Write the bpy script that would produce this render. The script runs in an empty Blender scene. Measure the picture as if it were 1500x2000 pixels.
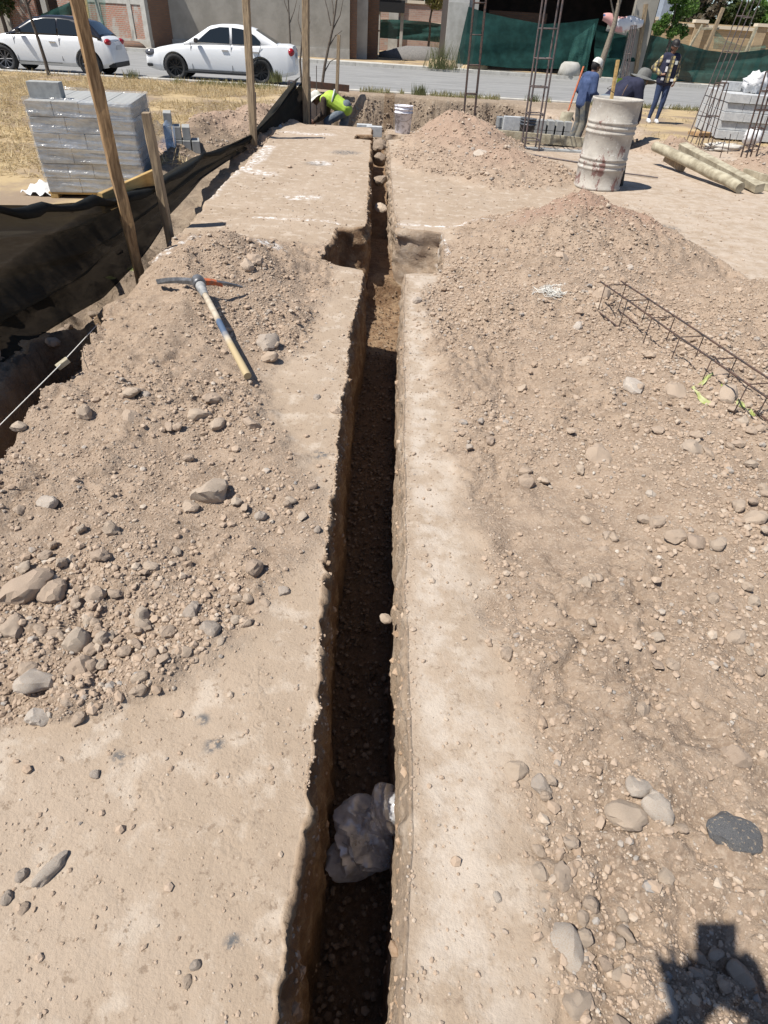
import bpy, bmesh, math, random
import numpy as np
from mathutils import Vector, Matrix, Euler
random.seed(7); RNG = np.random.default_rng(11)
S = bpy.context.scene; COL = S.collection
# ------------------------------------------------------------------ camera
CAM_H = 1.5; FPX = 1138.0
_dn = Vector((-88., 1370., FPX)).normalized()                    # world down in camera axes (right, down, ahead)
_fw = (Vector((0, 0, 1)) - _dn * _dn.z).normalized()
_rt = _dn.cross(_fw)
def cam2world(v):
    v = Vector(v); return Vector((v.dot(_rt), v.dot(_fw), -v.dot(_dn)))
cam = bpy.data.cameras.new("camera"); camo = bpy.data.objects.new("camera", cam); COL.objects.link(camo)
cx, cy, cz = cam2world((1, 0, 0)), cam2world((0, -1, 0)), cam2world((0, 0, -1))
camo.matrix_world = Matrix(((cx.x, cy.x, cz.x, 0), (cx.y, cy.y, cz.y, 0), (cx.z, cy.z, cz.z, CAM_H), (0, 0, 0, 1)))
cam.sensor_fit = 'VERTICAL'; cam.sensor_height = 36.0; cam.lens = FPX / 2000. * 36.0
cam.clip_start = 0.02; cam.clip_end = 3000
S.camera = camo
# ------------------------------------------------------------------ world and sun
SUN_EL, SUN_AZ = math.radians(59.2), math.radians(61.9)          # light travels towards azimuth 61.9 deg right of ahead
L = Vector((math.sin(SUN_AZ) * math.cos(SUN_EL), math.cos(SUN_AZ) * math.cos(SUN_EL), -math.sin(SUN_EL)))
wd = bpy.data.worlds.new("World"); S.world = wd; wd.use_nodes = True
nt = wd.node_tree; bg = nt.nodes['Background']
sky = nt.nodes.new('ShaderNodeTexSky'); sky.sky_type = 'NISHITA'; sky.sun_disc = False
sky.sun_elevation = SUN_EL; sky.sun_rotation = SUN_AZ + math.pi
sky.air_density = 1.0; sky.dust_density = 1.2; sky.ozone_density = 1.5; sky.altitude = 1800
nt.links.new(sky.outputs[0], bg.inputs[0]); bg.inputs[1].default_value = 0.085
sl = bpy.data.lights.new("sun", 'SUN'); sl.energy = 4.9; sl.angle = math.radians(0.55); sl.color = (1.0, 0.95, 0.87)
so = bpy.data.objects.new("sun", sl); COL.objects.link(so); so.rotation_euler = L.to_track_quat('-Z', 'Y').to_euler(); so.location = (-20, -10, 40)
S.view_settings.view_transform = 'Standard'; S.view_settings.look = 'None'
S.view_settings.exposure = 0.44; S.view_settings.gamma = 1.0
S.cycles.max_bounces = 8; S.cycles.transparent_max_bounces = 24

# pixel of the photograph -> place in the world, at height z or at distance Y
def G(px, py, z=0.0):
    r = cam2world((px - 750., py - 1000., FPX)); t = (CAM_H - z) / -r.z
    return Vector((r.x * t, r.y * t, z))
def A(px, py, Y):
    r = cam2world((px - 750., py - 1000., FPX)); t = Y / r.y
    return Vector((r.x * t, Y, CAM_H + r.z * t))

# ------------------------------------------------------------------ noise
def _h(ix, iy, s):
    n = (ix.astype(np.int64) * 374761393 + iy.astype(np.int64) * 668265263 + s * 974634777) & 0xffffffff
    n = ((n ^ (n >> 13)) * 1274126177) & 0xffffffff
    return ((n ^ (n >> 16)) & 0xffffff) / float(0xffffff)
def noise(x, y, s=0):
    ix = np.floor(x); iy = np.floor(y); fx = x - ix; fy = y - iy
    ux = fx * fx * (3 - 2 * fx); uy = fy * fy * (3 - 2 * fy)
    a = _h(ix, iy, s); b = _h(ix + 1, iy, s); c = _h(ix, iy + 1, s); d = _h(ix + 1, iy + 1, s)
    return (a + (b - a) * ux + (c - a) * uy + (a - b - c + d) * ux * uy) * 2 - 1
def fbm(x, y, s=0, o=4):
    r = 0; a = 1.; t = 0
    for i in range(o):
        r = r + a * noise(x * 2 ** i, y * 2 ** i, s + i * 17); t += a; a *= .5
    return r / t
def worley(x, y, s=0):                                            # rounded grains, 0..1
    ix = np.floor(x); iy = np.floor(y); best = np.full(x.shape, 0.)
    for dx in (-1, 0, 1):
        for dy in (-1, 0, 1):
            jx = ix + dx; jy = iy + dy
            px = jx + _h(jx, jy, s); py = jy + _h(jx, jy, s + 5); r = .25 + .5 * _h(jx, jy, s + 9)
            d = ((x - px) ** 2 + (y - py) ** 2) / (r * r)
            best = np.maximum(best, np.sqrt(np.clip(1 - d, 0, 1)) * r)
    return best
def ss(a, b, x):
    t = np.clip((x - a) / (b - a), 0, 1); return t * t * (3 - 2 * t)

# ------------------------------------------------------------------ materials
def newmat(name):
    m = bpy.data.materials.new(name); m.use_nodes = True
    n = m.node_tree.nodes; b = n['Principled BSDF']; return m, m.node_tree, b
def mixrgb(t, f, a, b, mode='MIX'):
    m = t.nodes.new('ShaderNodeMix'); m.data_type = 'RGBA'; m.blend_type = mode
    for i, v in ((0, f), (6, a), (7, b)):
        if hasattr(v, 'links') or isinstance(v, bpy.types.NodeSocket): t.links.new(v, m.inputs[i])
        else: m.inputs[i].default_value = v if i == 0 else (*v[:3], 1)
    return m.outputs[2]
def tnoise(t, co, scale, detail=6, rough=.6):
    n = t.nodes.new('ShaderNodeTexNoise'); n.inputs['Scale'].default_value = scale
    n.inputs['Detail'].default_value = detail; n.inputs['Roughness'].default_value = rough
    if co: t.links.new(co, n.inputs['Vector'])
    return n.outputs[0]
def ramp(t, f, a, b):
    r = t.nodes.new('ShaderNodeMapRange'); r.inputs[1].default_value = a; r.inputs[2].default_value = b
    r.interpolation_type = 'SMOOTHSTEP'
    t.links.new(f, r.inputs[0]); return r.outputs[0]
def math_(t, op, a, b=None):
    m = t.nodes.new('ShaderNodeMath'); m.operation = op
    for i, v in enumerate((a, b)):
        if v is None: continue
        if isinstance(v, bpy.types.NodeSocket): t.links.new(v, m.inputs[i])
        else: m.inputs[i].default_value = v
    return m.outputs[0]
def bump(t, b, h, strength, dist):
    n = t.nodes.new('ShaderNodeBump'); n.inputs['Strength'].default_value = strength; n.inputs['Distance'].default_value = dist
    t.links.new(h, n.inputs['Height']); t.links.new(n.outputs[0], b.inputs['Normal'])
def objco(t):
    return t.nodes.new('ShaderNodeTexCoord').outputs['Object']
def stretch(t, co, s):
    m = t.nodes.new('ShaderNodeMapping'); m.inputs['Scale'].default_value = s; t.links.new(co, m.inputs[0]); return m.outputs[0]
def mat(name, c1, c2=None, scale=8, rough=.8, bmp=0, bscale=60, metal=0, st=None, lo=.35, hi=.65, spec=None):
    m, t, b = newmat(name); co = objco(t)
    if st: co = stretch(t, co, st)
    if c2 is None: b.inputs['Base Color'].default_value = (*c1, 1)
    else: t.links.new(mixrgb(t, ramp(t, tnoise(t, co, scale), lo, hi), c1, c2), b.inputs['Base Color'])
    b.inputs['Roughness'].default_value = rough; b.inputs['Metallic'].default_value = metal
    if spec is not None: b.inputs['Specular IOR Level'].default_value = spec
    if bmp: bump(t, b, tnoise(t, co, bscale), .7, bmp)
    return m
M = {}
M['wood'] = mat('weathered_wood', (.44, .28, .14), (.20, .12, .055), 9, .85, .004, 30, st=(6, 6, .7))
M['wood_grey'] = mat('grey_wood', (.36, .27, .17), (.20, .15, .10), 8, .9, .003, 30, st=(6, 6, .8))
M['wood_pale'] = mat('pale_wood', (.42, .38, .28), (.25, .215, .15), 8, .9, .006, 18, st=(1, 1, 1))
M['wood_yellow'] = mat('yellow_wood', (.50, .34, .13), (.33, .21, .08), 6, .8, .002, 30, st=(1, 1, 5))
M['block'] = mat('concrete_block', (.27, .275, .27), (.35, .355, .345), 14, .95, .003, 160)
M['block_light'] = mat('pale_concrete_block', (.40, .41, .42), (.50, .51, .51), 14, .95, .003, 160)
M['rebar'] = mat('rusty_rebar', (.035, .03, .03), (.10, .055, .04), 30, .7, .001, 200)
M['rebar_grey'] = mat('grey_rebar', (.07, .065, .07), (.14, .10, .09), 20, .6)
M['iron'] = mat('worn_iron', (.12, .12, .125), (.24, .24, .245), 22, .45, .0015, 90, metal=.6)
M['orange'] = mat('orange_paint', (.55, .12, .03), (.28, .12, .07), 30, .6)
M['black'] = mat('matt_black', (.012, .012, .013), rough=.6)
M['rubber'] = mat('tyre_rubber', (.016, .016, .017), (.03, .03, .03), 10, .85)
M['rim'] = mat('black_rim', (.02, .02, .022), rough=.3, metal=.5)
M['rim_grey'] = mat('grey_rim', (.16, .16, .17), rough=.35, metal=.7)
M['car_white'] = mat('white_car_paint', (.76, .77, .78), rough=.25, spec=.6)
M['car_black'] = mat('black_car_paint', (.02, .02, .025), rough=.15, spec=.7)
M['glass'] = mat('dark_glass', (.012, .016, .018), rough=.05, spec=.8)
M['chrome'] = mat('chrome', (.7, .7, .7), rough=.15, metal=1)
M['lamp'] = mat('headlamp_glass', (.10, .10, .11), rough=.08, spec=.9)
M['tail'] = mat('tail_lamp_red', (.30, .01, .015), rough=.15)
M['plate'] = mat('licence_plate', (.45, .47, .50), rough=.5)
M['white_plastic'] = mat('white_plastic', (.72, .72, .73), (.52, .52, .52), 8, .5, .002, 20)
M['bucket'] = mat('white_bucket_plastic', (.70, .69, .74), (.36, .34, .35), 14, .5, .001, 40, lo=.5, hi=.62)
M['bucket_dark'] = mat('dark_bucket_plastic', (.03, .035, .045), (.10, .11, .12), 14, .5)
M['string'] = mat('white_string', (.78, .76, .70), rough=.9)
M['yellow_strip'] = mat('yellow_green_plastic', (.28, .33, .07), (.42, .42, .22), 30, .6, .002, 60)
M['skin'] = mat('skin', (.20, .10, .065), rough=.6)
M['skin_dark'] = mat('tanned_skin', (.13, .062, .04), rough=.6)
M['navy'] = mat('navy_cloth', (.022, .038, .09), (.035, .055, .12), 12, .9, .004, 25)
M['navy_dark'] = mat('dark_navy_cloth', (.012, .014, .035), (.02, .022, .05), 12, .9, .003, 25)
M['blue_shirt'] = mat('blue_work_shirt', (.035, .06, .14), (.06, .09, .19), 10, .9, .006, 22)
M['jeans'] = mat('blue_grey_jeans', (.09, .12, .16), (.16, .18, .20), 14, .9, .006, 22)
M['khaki'] = mat('dusty_khaki', (.20, .18, .14), (.09, .10, .11), 10, .9, .006, 22)
M['brown_cloth'] = mat('brown_sleeve', (.045, .03, .022), (.07, .05, .035), 14, .9, .005, 22)
M['hivis'] = mat('hi_vis_yellow', (.42, .60, .07), (.34, .50, .05), 8, .7, .005, 20)
M['reflect'] = mat('reflective_tape', (.5, .52, .5), rough=.4)
M['hat_white'] = mat('white_hat', (.68, .67, .62), (.5, .49, .45), 14, .9)
M['hat_grey'] = mat('grey_hat', (.11, .11, .105), (.16, .16, .15), 14, .9, .002, 60)
M['hair'] = mat('black_hair', (.010, .008, .008), rough=.6)
M['leather'] = mat('brown_boot', (.10, .06, .03), (.05, .03, .02), 20, .8)
M['bark'] = mat('bark', (.07, .055, .045), (.12, .10, .08), 20, .95, .006, 30)
M['bark_pale'] = mat('pale_bark', (.16, .13, .10), (.26, .22, .17), 20, .95, .006, 30)
M['concrete'] = mat('weathered_concrete', (.34, .33, .30), (.43, .42, .39), 2.5, .9, .006, 22)
M['kerb'] = mat('kerb_concrete', (.42, .40, .36), (.52, .50, .45), 5, .9, .004, 40)
M['plaster'] = mat('grey_render', (.27, .255, .225), (.34, .32, .285), 1.2, .95, .01, 6)
M['plaster_light'] = mat('pale_render', (.50, .49, .46), (.40, .39, .37), 1.5, .95, .005, 20)
M['dark_inside'] = mat('dark_interior', (.03, .024, .02), (.05, .035, .03), 2, .95)  # near-black colour stands in for the shade of unlit rooms
M['tan_wall'] = mat('tan_block_wall', (.42, .33, .21), (.34, .26, .17), 3, .95, .01, 14)
M['tan_cap'] = mat('cream_coping', (.62, .55, .44), rough=.9)
M['blue_plastic'] = mat('blue_plastic', (.05, .13, .30), (.25, .32, .42), 9, .4, .01, 14)
M['phone'] = mat('phone_shell', (.03, .03, .035), rough=.3)

def plaid():
    m, t, b = newmat('plaid_shirt'); co = objco(t); sp = t.nodes.new('ShaderNodeSeparateXYZ'); t.links.new(co, sp.inputs[0])
    a = math_(t, 'SINE', math_(t, 'MULTIPLY', sp.outputs[0], 75.)); c = math_(t, 'SINE', math_(t, 'MULTIPLY', sp.outputs[2], 75.))
    o = mixrgb(t, ramp(t, a, .0, .3), (.42, .34, .16), (.10, .09, .07))
    o = mixrgb(t, math_(t, 'MULTIPLY', ramp(t, c, .2, .5), .6), o, (.05, .05, .06))
    t.links.new(o, b.inputs['Base Color']); b.inputs['Roughness'].default_value = .9; return m
M['plaid'] = plaid()
def brickmat(name, c1, c2, mortar, sc=1.0, patch=.5, pcol=(.35, .33, .30)):
    m, t, b = newmat(name); sp = t.nodes.new('ShaderNodeSeparateXYZ'); t.links.new(objco(t), sp.inputs[0])
    cb = t.nodes.new('ShaderNodeCombineXYZ'); t.links.new(math_(t, 'ADD', sp.outputs[0], sp.outputs[1]), cb.inputs[0]); t.links.new(sp.outputs[2], cb.inputs[1])
    br = t.nodes.new('ShaderNodeTexBrick'); t.links.new(cb.outputs[0], br.inputs['Vector'])
    br.inputs['Scale'].default_value = 1.0; br.inputs['Brick Width'].default_value = .27 * sc; br.inputs['Row Height'].default_value = .085 * sc
    br.inputs['Mortar Size'].default_value = .012; br.inputs['Color1'].default_value = (*c1, 1); br.inputs['Color2'].default_value = (*c2, 1); br.inputs['Mortar'].default_value = (*mortar, 1)
    o = mixrgb(t, ramp(t, tnoise(t, objco(t), 1.1, 5), patch, patch + .12), br.outputs[0], pcol)
    t.links.new(o, b.inputs['Base Color']); b.inputs['Roughness'].default_value = .95
    bump(t, b, math_(t, 'SUBTRACT', 1.0, br.outputs['Fac']), .6, .01); return m
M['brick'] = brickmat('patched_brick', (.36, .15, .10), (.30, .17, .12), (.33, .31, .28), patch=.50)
M['brick_dark'] = brickmat('brown_brick', (.22, .12, .075), (.17, .10, .07), (.14, .11, .09), patch=.9)  # darker brick; on the house sides it also stands in for shade
M['brick_far'] = brickmat('far_brick', (.32, .20, .16), (.38, .27, .22), (.33, .30, .27), 1.6, patch=.62, pcol=(.30, .29, .27))
M['brick_tan'] = brickmat('tan_brick', (.44, .33, .20), (.37, .28, .17), (.33, .27, .18), 1.8, patch=.9)

def netmat(name, col, alpha, crease=6., trl=.3):
    m, t, b = newmat(name); co = objco(t)
    t.links.new(mixrgb(t, ramp(t, tnoise(t, co, 3.), .3, .7), col, tuple(c * 1.8 for c in col)), b.inputs['Base Color'])
    b.inputs['Roughness'].default_value = .8; b.inputs['Specular IOR Level'].default_value = .2
    tr = t.nodes.new('ShaderNodeBsdfTransparent'); tl = t.nodes.new('ShaderNodeBsdfTranslucent'); tl.inputs[0].default_value = (*[min(1, c * 1.5) for c in col], 1)
    m1 = t.nodes.new('ShaderNodeMixShader'); m1.inputs[0].default_value = trl; t.links.new(b.outputs[0], m1.inputs[1]); t.links.new(tl.outputs[0], m1.inputs[2])
    m2 = t.nodes.new('ShaderNodeMixShader'); m2.inputs[0].default_value = 1 - alpha
    t.links.new(m1.outputs[0], m2.inputs[1]); t.links.new(tr.outputs[0], m2.inputs[2])
    t.links.new(m2.outputs[0], t.nodes['Material Output'].inputs[0])
    bump(t, b, tnoise(t, co, crease, 3), .5, .02); return m
M['net_black'] = netmat('black_shade_net', (.011, .0095, .006), .95, 4., .05)
M['net_dark'] = netmat('thick_black_net', (.008, .009, .009), .97)
M['net_green'] = netmat('green_shade_net', (.013, .048, .043), .95)
M['net_green_pale'] = netmat('thin_green_net', (.05, .14, .12), .45)
def filmmat(name, f, col=(.9, .9, .92), r=.12, bs=14, bd=.01, dif=.5, st=(1, 1, 1)):
    m, t, b = newmat(name); co = stretch(t, objco(t), st)
    gl = t.nodes.new('ShaderNodeBsdfGlossy'); gl.inputs['Roughness'].default_value = r; gl.inputs[0].default_value = (.9, .9, .9, 1)
    df = t.nodes.new('ShaderNodeBsdfDiffuse'); df.inputs[0].default_value = (*col, 1)
    tr = t.nodes.new('ShaderNodeBsdfTransparent')
    a = t.nodes.new('ShaderNodeMixShader'); a.inputs[0].default_value = dif; t.links.new(gl.outputs[0], a.inputs[1]); t.links.new(df.outputs[0], a.inputs[2])
    c = t.nodes.new('ShaderNodeMixShader'); t.links.new(a.outputs[0], c.inputs[2]); t.links.new(tr.outputs[0], c.inputs[1])
    n = tnoise(t, co, bs, 5)
    rr = t.nodes.new('ShaderNodeMapRange'); rr.inputs[1].default_value = .35; rr.inputs[2].default_value = .75; rr.inputs[3].default_value = f * .4; rr.inputs[4].default_value = min(1, f * 1.9)
    t.links.new(n, rr.inputs[0]); t.links.new(rr.outputs[0], c.inputs[0]); t.links.new(c.outputs[0], t.nodes['Material Output'].inputs[0])
    bn = t.nodes.new('ShaderNodeBump'); bn.inputs['Distance'].default_value = bd; t.links.new(n, bn.inputs['Height'])
    t.links.new(bn.outputs[0], gl.inputs['Normal']); t.links.new(bn.outputs[0], df.inputs['Normal']); return m
M['film'] = filmmat('stretch_film', .26, (.85, .85, .84), bs=2.2, bd=.05, r=.2, st=(1, 1, 3))
M['bag_film'] = filmmat('clear_bag_film', .52, bs=9, bd=.008, r=.14, dif=.72)
M['blue_film'] = filmmat('bluish_film', .5, (.35, .45, .62), bs=8, dif=.7)

# ------------------------------------------------------------------ object helpers
def tag(o, label=None, cat=None, group=None, kind=None):
    if label: o['label'] = label
    if cat: o['category'] = cat
    if group: o['group'] = group
    if kind: o['kind'] = kind
    return o
def empty(name, loc=(0, 0, 0), rz=0, label=None, cat=None, group=None):
    o = bpy.data.objects.new(name, None); o.empty_display_size = .1; COL.objects.link(o); o.location = loc
    o.rotation_euler = (0, 0, rz) if not isinstance(rz, (tuple, Euler)) else rz
    return tag(o, label, cat, group)
def copy_tree(o, parent=None):
    c = o.copy(); COL.objects.link(c); c.parent = parent
    for ch in list(o.children): copy_tree(ch, c)
    return c
class MB:
    def __init__(s): s.v = []; s.f = []; s.sm = []
    def add(s, vs, fs, smooth=False):
        n = len(s.v); s.v += [tuple(v) for v in vs]; s.f += [tuple(i + n for i in f) for f in fs]; s.sm += [smooth] * len(fs); return s
    def box(s, c, d, rot=None, taper=1.0, bev=0.0):
        hx, hy, hz = d[0] / 2, d[1] / 2, d[2] / 2
        if bev <= 0:
            P = [Vector((x * hx * (taper if z > 0 else 1), y * hy * (taper if z > 0 else 1), z * hz)) for z in (-1, 1) for y in (-1, 1) for x in (-1, 1)]
            F = [(0, 2, 3, 1), (4, 5, 7, 6), (0, 1, 5, 4), (2, 6, 7, 3), (0, 4, 6, 2), (1, 3, 7, 5)]
            if rot: P = [rot @ p for p in P]
            return s.add([p + Vector(c) for p in P], F)
        bm = bmesh.new(); bmesh.ops.create_cube(bm, size=1)
        for v in bm.verts: v.co = Vector((v.co.x * d[0], v.co.y * d[1], v.co.z * d[2]))
        bmesh.ops.bevel(bm, geom=bm.edges[:], offset=bev, segments=2, affect='EDGES', profile=.5)
        bm.verts.index_update(); P = [v.co.copy() for v in bm.verts]; F = [[v.index for v in f.verts] for f in bm.faces]; bm.free()
        if rot: P = [rot @ p for p in P]
        return s.add([p + Vector(c) for p in P], F)
    def beam(s, p0, p1, w, h, w1=None, h1=None, roll=0, bev=0, seg=1, jit=0):
        p0 = Vector(p0); p1 = Vector(p1); w1 = w1 or w; h1 = h1 or h
        d = (p1 - p0); q = d.to_track_quat('Z', 'Y').to_matrix() @ Matrix.Rotation(roll, 3, 'Z'); ln = d.length
        vs = []; fs = []
        for i in range(seg + 1):
            t = i / seg; a = (w + (w1 - w) * t) / 2; b = (h + (h1 - h) * t) / 2; k = min(a, b) * .18
            ring = [(a - k, b), (-a + k, b), (-a, b - k), (-a, -b + k), (-a + k, -b), (a - k, -b), (a, -b + k), (a, b - k)]
            for x, y in ring:
                j = Vector((random.uniform(-jit, jit), random.uniform(-jit, jit), 0))
                vs.append(p0 + q @ (Vector((x, y, ln * t)) + j))
        for i in range(seg):
            for j in range(8): fs.append((i * 8 + j, i * 8 + (j + 1) % 8, i * 8 + 8 + (j + 1) % 8, i * 8 + 8 + j))
        fs.append(tuple(range(7, -1, -1))); fs.append(tuple(seg * 8 + j for j in range(8)))
        return s.add(vs, fs)
    def tube(s, pts, r, n=8, r1=None, caps=True, smooth=True):
        pts = [Vector(p) for p in pts]; N = len(pts); rs = [r + ((r1 if r1 is not None else r) - r) * i / max(1, N - 1) for i in range(N)] if not isinstance(r, (list, tuple)) else list(r)
        vs = []; fs = []; up = None
        for i, p in enumerate(pts):
            d = (pts[min(i + 1, N - 1)] - pts[max(i - 1, 0)]).normalized()
            if up is None: up = Vector((0, 0, 1)) if abs(d.z) < .9 else Vector((1, 0, 0))
            a = d.cross(up).normalized(); b = a.cross(d).normalized(); up = b
            for k in range(n):
                th = 2 * math.pi * k / n; vs.append(p + (a * math.cos(th) + b * math.sin(th)) * rs[i])
        for i in range(N - 1):
            for k in range(n): fs.append((i * n + k, i * n + n + k, i * n + n + (k + 1) % n, i * n + (k + 1) % n))
        s.add(vs, fs, smooth)
        if caps: s.add(vs[:n], [tuple(range(n))]); s.add(vs[-n:], [tuple(range(n - 1, -1, -1))])
        return s
    def lathe(s, prof, n=32, c=(0, 0, 0), fn=None, smooth=True, close=False):
        vs = []; fs = []; m = len(prof)
        for i in range(n):
            a = 2 * math.pi * i / n
            for r, z in prof:
                rr = r * (fn(a, z) if fn else 1); vs.append((c[0] + rr * math.cos(a), c[1] + rr * math.sin(a), c[2] + z))
        for i in range(n):
            for j in range(m - 1 + (1 if close else 0)):
                k = (j + 1) % m; fs.append((i * m + j, ((i + 1) % n) * m + j, ((i + 1) % n) * m + k, i * m + k))
        return s.add(vs, fs, smooth)
    def sheet(s, nu, nv, fn, smooth=True):
        vs = [fn(i / nu, j / nv) for j in range(nv + 1) for i in range(nu + 1)]
        fs = [(j * (nu + 1) + i, j * (nu + 1) + i + 1, (j + 1) * (nu + 1) + i + 1, (j + 1) * (nu + 1) + i) for j in range(nv) for i in range(nu)]
        return s.add(vs, fs, smooth)
    def ball(s, c, r, n=10, m=7, sc=(1, 1, 1), rot=None, fn=None):
        vs = []; fs = []
        for j in range(m + 1):
            ph = math.pi * j / m
            for i in range(n):
                th = 2 * math.pi * i / n; p = Vector((math.sin(ph) * math.cos(th) * sc[0], math.sin(ph) * math.sin(th) * sc[1], math.cos(ph) * sc[2])) * r
                if fn: p = fn(p)
                if rot: p = rot @ p
                vs.append(p + Vector(c))
        for j in range(m):
            for i in range(n): fs.append((j * n + i, j * n + n + i, j * n + n + (i + 1) % n, j * n + (i + 1) % n))
        return s.add(vs, fs, True)
    def prism(s, poly, y0, y1, axis='y'):
        n = len(poly); P = [(p[0], y0, p[1]) for p in poly] + [(p[0], y1, p[1]) for p in poly]
        F = [tuple(range(n)), tuple(range(2 * n - 1, n - 1, -1))] + [(i, i + n, (i + 1) % n + n, (i + 1) % n) for i in range(n)]
        return s.add(P, F)
    def mesh(s, name, m=None):
        me = bpy.data.meshes.new(name); me.from_pydata(s.v, [], s.f); me.polygons.foreach_set('use_smooth', s.sm)
        if m: me.materials.append(m)
        me.update(); return me
    def build(s, name, m, parent=None, loc=None, rz=None):
        o = bpy.data.objects.new(name, s.mesh(name, m)); COL.objects.link(o); o.parent = parent
        if loc is not None: o.location = loc
        if rz is not None: o.rotation_euler = rz if isinstance(rz, (tuple, Euler)) else (0, 0, rz)
        return o
def modapply(o, **mods):
    dg = bpy.context.evaluated_depsgraph_get(); dg.update()
    me = bpy.data.meshes.new_from_object(o.evaluated_get(dg)); o.modifiers.clear(); o.data = me; return o
def np_mesh(name, V, F, smooth=True, m=None, k=None):
    V = np.ascontiguousarray(V, np.float32); F = np.ascontiguousarray(F, np.int32); k = F.shape[1]
    me = bpy.data.meshes.new(name); me.vertices.add(len(V)); me.vertices.foreach_set('co', V.ravel())
    me.loops.add(F.size); me.loops.foreach_set('vertex_index', F.ravel())
    me.polygons.add(len(F)); me.polygons.foreach_set('loop_start', np.arange(0, F.size, k, dtype=np.int32))
    try: me.polygons.foreach_set('loop_total', np.full(len(F), k, np.int32))
    except Exception: pass
    me.polygons.foreach_set('use_smooth', np.full(len(F), smooth))
    if m: me.materials.append(m)
    me.update(calc_edges=True); return me
# ------------------------------------------------------------------ ground
def tab(pts): a = np.array(sorted(pts)); return lambda y: np.interp(y, a[:, 0], a[:, 1])
def ptab(near, farp): return tab([(G(*p).y, G(*p).x) for p in near] + farp)
_R = ptab([(785, 1995), (792, 1700), (797, 1500), (795, 1400), (789, 1200), (788, 1000), (787, 800), (787, 700), (788, 600), (790, 545)], [(-2, .10), (6.28, -.05), (7.14, -.12), (11.05, -.30), (13.4, -.42), (30, -.5)])
_L = ptab([(545, 1995), (558, 1900), (586, 1700), (610, 1500), (624, 1350), (632, 1200), (634, 1100), (640, 1000), (657, 900), (672, 800), (680, 700), (679, 650), (694, 600), (706, 545)], [(-2, -.13), (6.3, -.36), (10.9, -.60), (13.4, -.72), (30, -.8)])
def win(y, a, b, w=.05): return ss(a - w, a + w, y) * (1 - ss(b - w, b + w, y))
def xr(y):
    r = _R(y) + fbm(y * 5, y * 0 + 3.1, 31, 4) * .012 + .008 * noise(y * 31, y * 0, 32) * ss(3, 6, y)
    p = win(y, 4.82, 6.16, .06); r = r * (1 - p) + (.37 + .05 * fbm(y * 3, y * 0, 4)) * p
    p = win(y, 12.1, 12.7, .05); return r * (1 - p) + (-.12) * p
def xl(y):
    f = 1 - .5 * ss(2, 8, y)
    r = _L(y) + (fbm(y * 2.2, y * 0 + 9.7, 41, 5) * .030 + noise(y * 22, y * 0, 42) * .009 + noise(y * 60, y * 0, 43) * .004) * f
    r = r - .02 * win(y, .3, .55, .1)
    p = win(y, 4.86, 6.1, .07); r = r * (1 - p) + (-.66 + .05 * fbm(y * 3, y * 0, 5)) * p
    p = win(y, 11.9, 12.5, .05); return r * (1 - p) + (-.95) * p
def zfloor(y):
    z = -.70 - .02 * noise(y * 2, y * 0, 8)
    p = win(y, 4.82, 6.2, .05); z = z * (1 - p) - .78 * p
    z = z + .22 * ss(6.1, 6.25, y) - .1 * ss(7.6, 7.9, y) + .08 * ss(8.6, 8.7, y) + .06 * ss(9.6, 9.9, y)
    z = np.where(y > 13.42, 5.0, z)
    return z * ss(-1.6, -1.5, y)
EDG = tab([(-3, -1.6), (1.99, -1.62), (2.58, -1.64), (3.41, -1.78), (4.48, -1.88), (6.6, -2.06), (11.95, -2.30), (14, -2.35)])
def px2tab(pts, z=0): return tab([(G(*p, z).y, G(*p, z).x) for p in pts])
LB = px2tab([(640, 560), (610, 640), (560, 700), (500, 745), (520, 820), (600, 930), (640, 1030), (560, 1150), (470, 1235), (350, 1345), (180, 1405), (0, 1420)])
RB = px2tab([(870, 500), (840, 620), (865, 760), (895, 900), (930, 1100), (1000, 1300), (1050, 1500), (1090, 1800), (1090, 1990)])
_fb = [G(*p) for p in ((790, 520), (870, 480), (1000, 440), (1100, 405), (1240, 425), (1340, 478), (1430, 525), (1500, 562), (1650, 640))]
def FB(x): return np.interp(x, [p.x for p in _fb], [p.y for p in _fb])
LOBES = [(1.70, 5.95, .42, 1.25, 1.15), (2.6, 4.1, .24, 1.0, 1.0), (1.3, 4.6, .20, 1.0, 1.4), (1.75, 3.1, .19, 1.1, 1.5), (1.35, 2.0, .11, .85, 1.3),
         (.95, 11.7, .52, 1.15, 1.8), (1.35, 9.9, .30, 1.15, 1.7), (.45, 10.4, .15, .8, 1.8),
         (-1.33, 4.5, .29, .68, .8), (-1.25, 3.6, .18, .72, 1.1), (-1.3, 2.5, .07, .7, .9), (-1.25, 1.9, .06, .8, .8),
         (4.75, 12.9, .28, .9, 1.0), (5.9, 10.9, .26, 1.3, .9), (-3.55, 11.6, .35, 1.3, 2.2), (-2.95, 13.6, .25, .9, 1.6), (7.5, 12.5, .3, 1.6, 1.6)]
def mound(x, y):
    h = np.zeros_like(x)
    for a, b, k, rx, ry in LOBES:
        d = np.sqrt(((x - a + .08 * noise(y * 2, x * 2, 3)) / rx) ** 2 + ((y - b) / ry) ** 2 + .012)
        h = np.maximum(h, k * np.clip(1.05 - d, 0, 2) ** 1.15) + .25 * np.minimum(h, k * np.clip(1.05 - d, 0, 2) ** 1.15)
    return h * (1 + .34 * fbm(x * 1.6, y * 1.6, 17, 4) + .22 * np.abs(fbm(x * 3.4 + y * 1.2, y * 2.6, 19, 4)))
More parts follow.
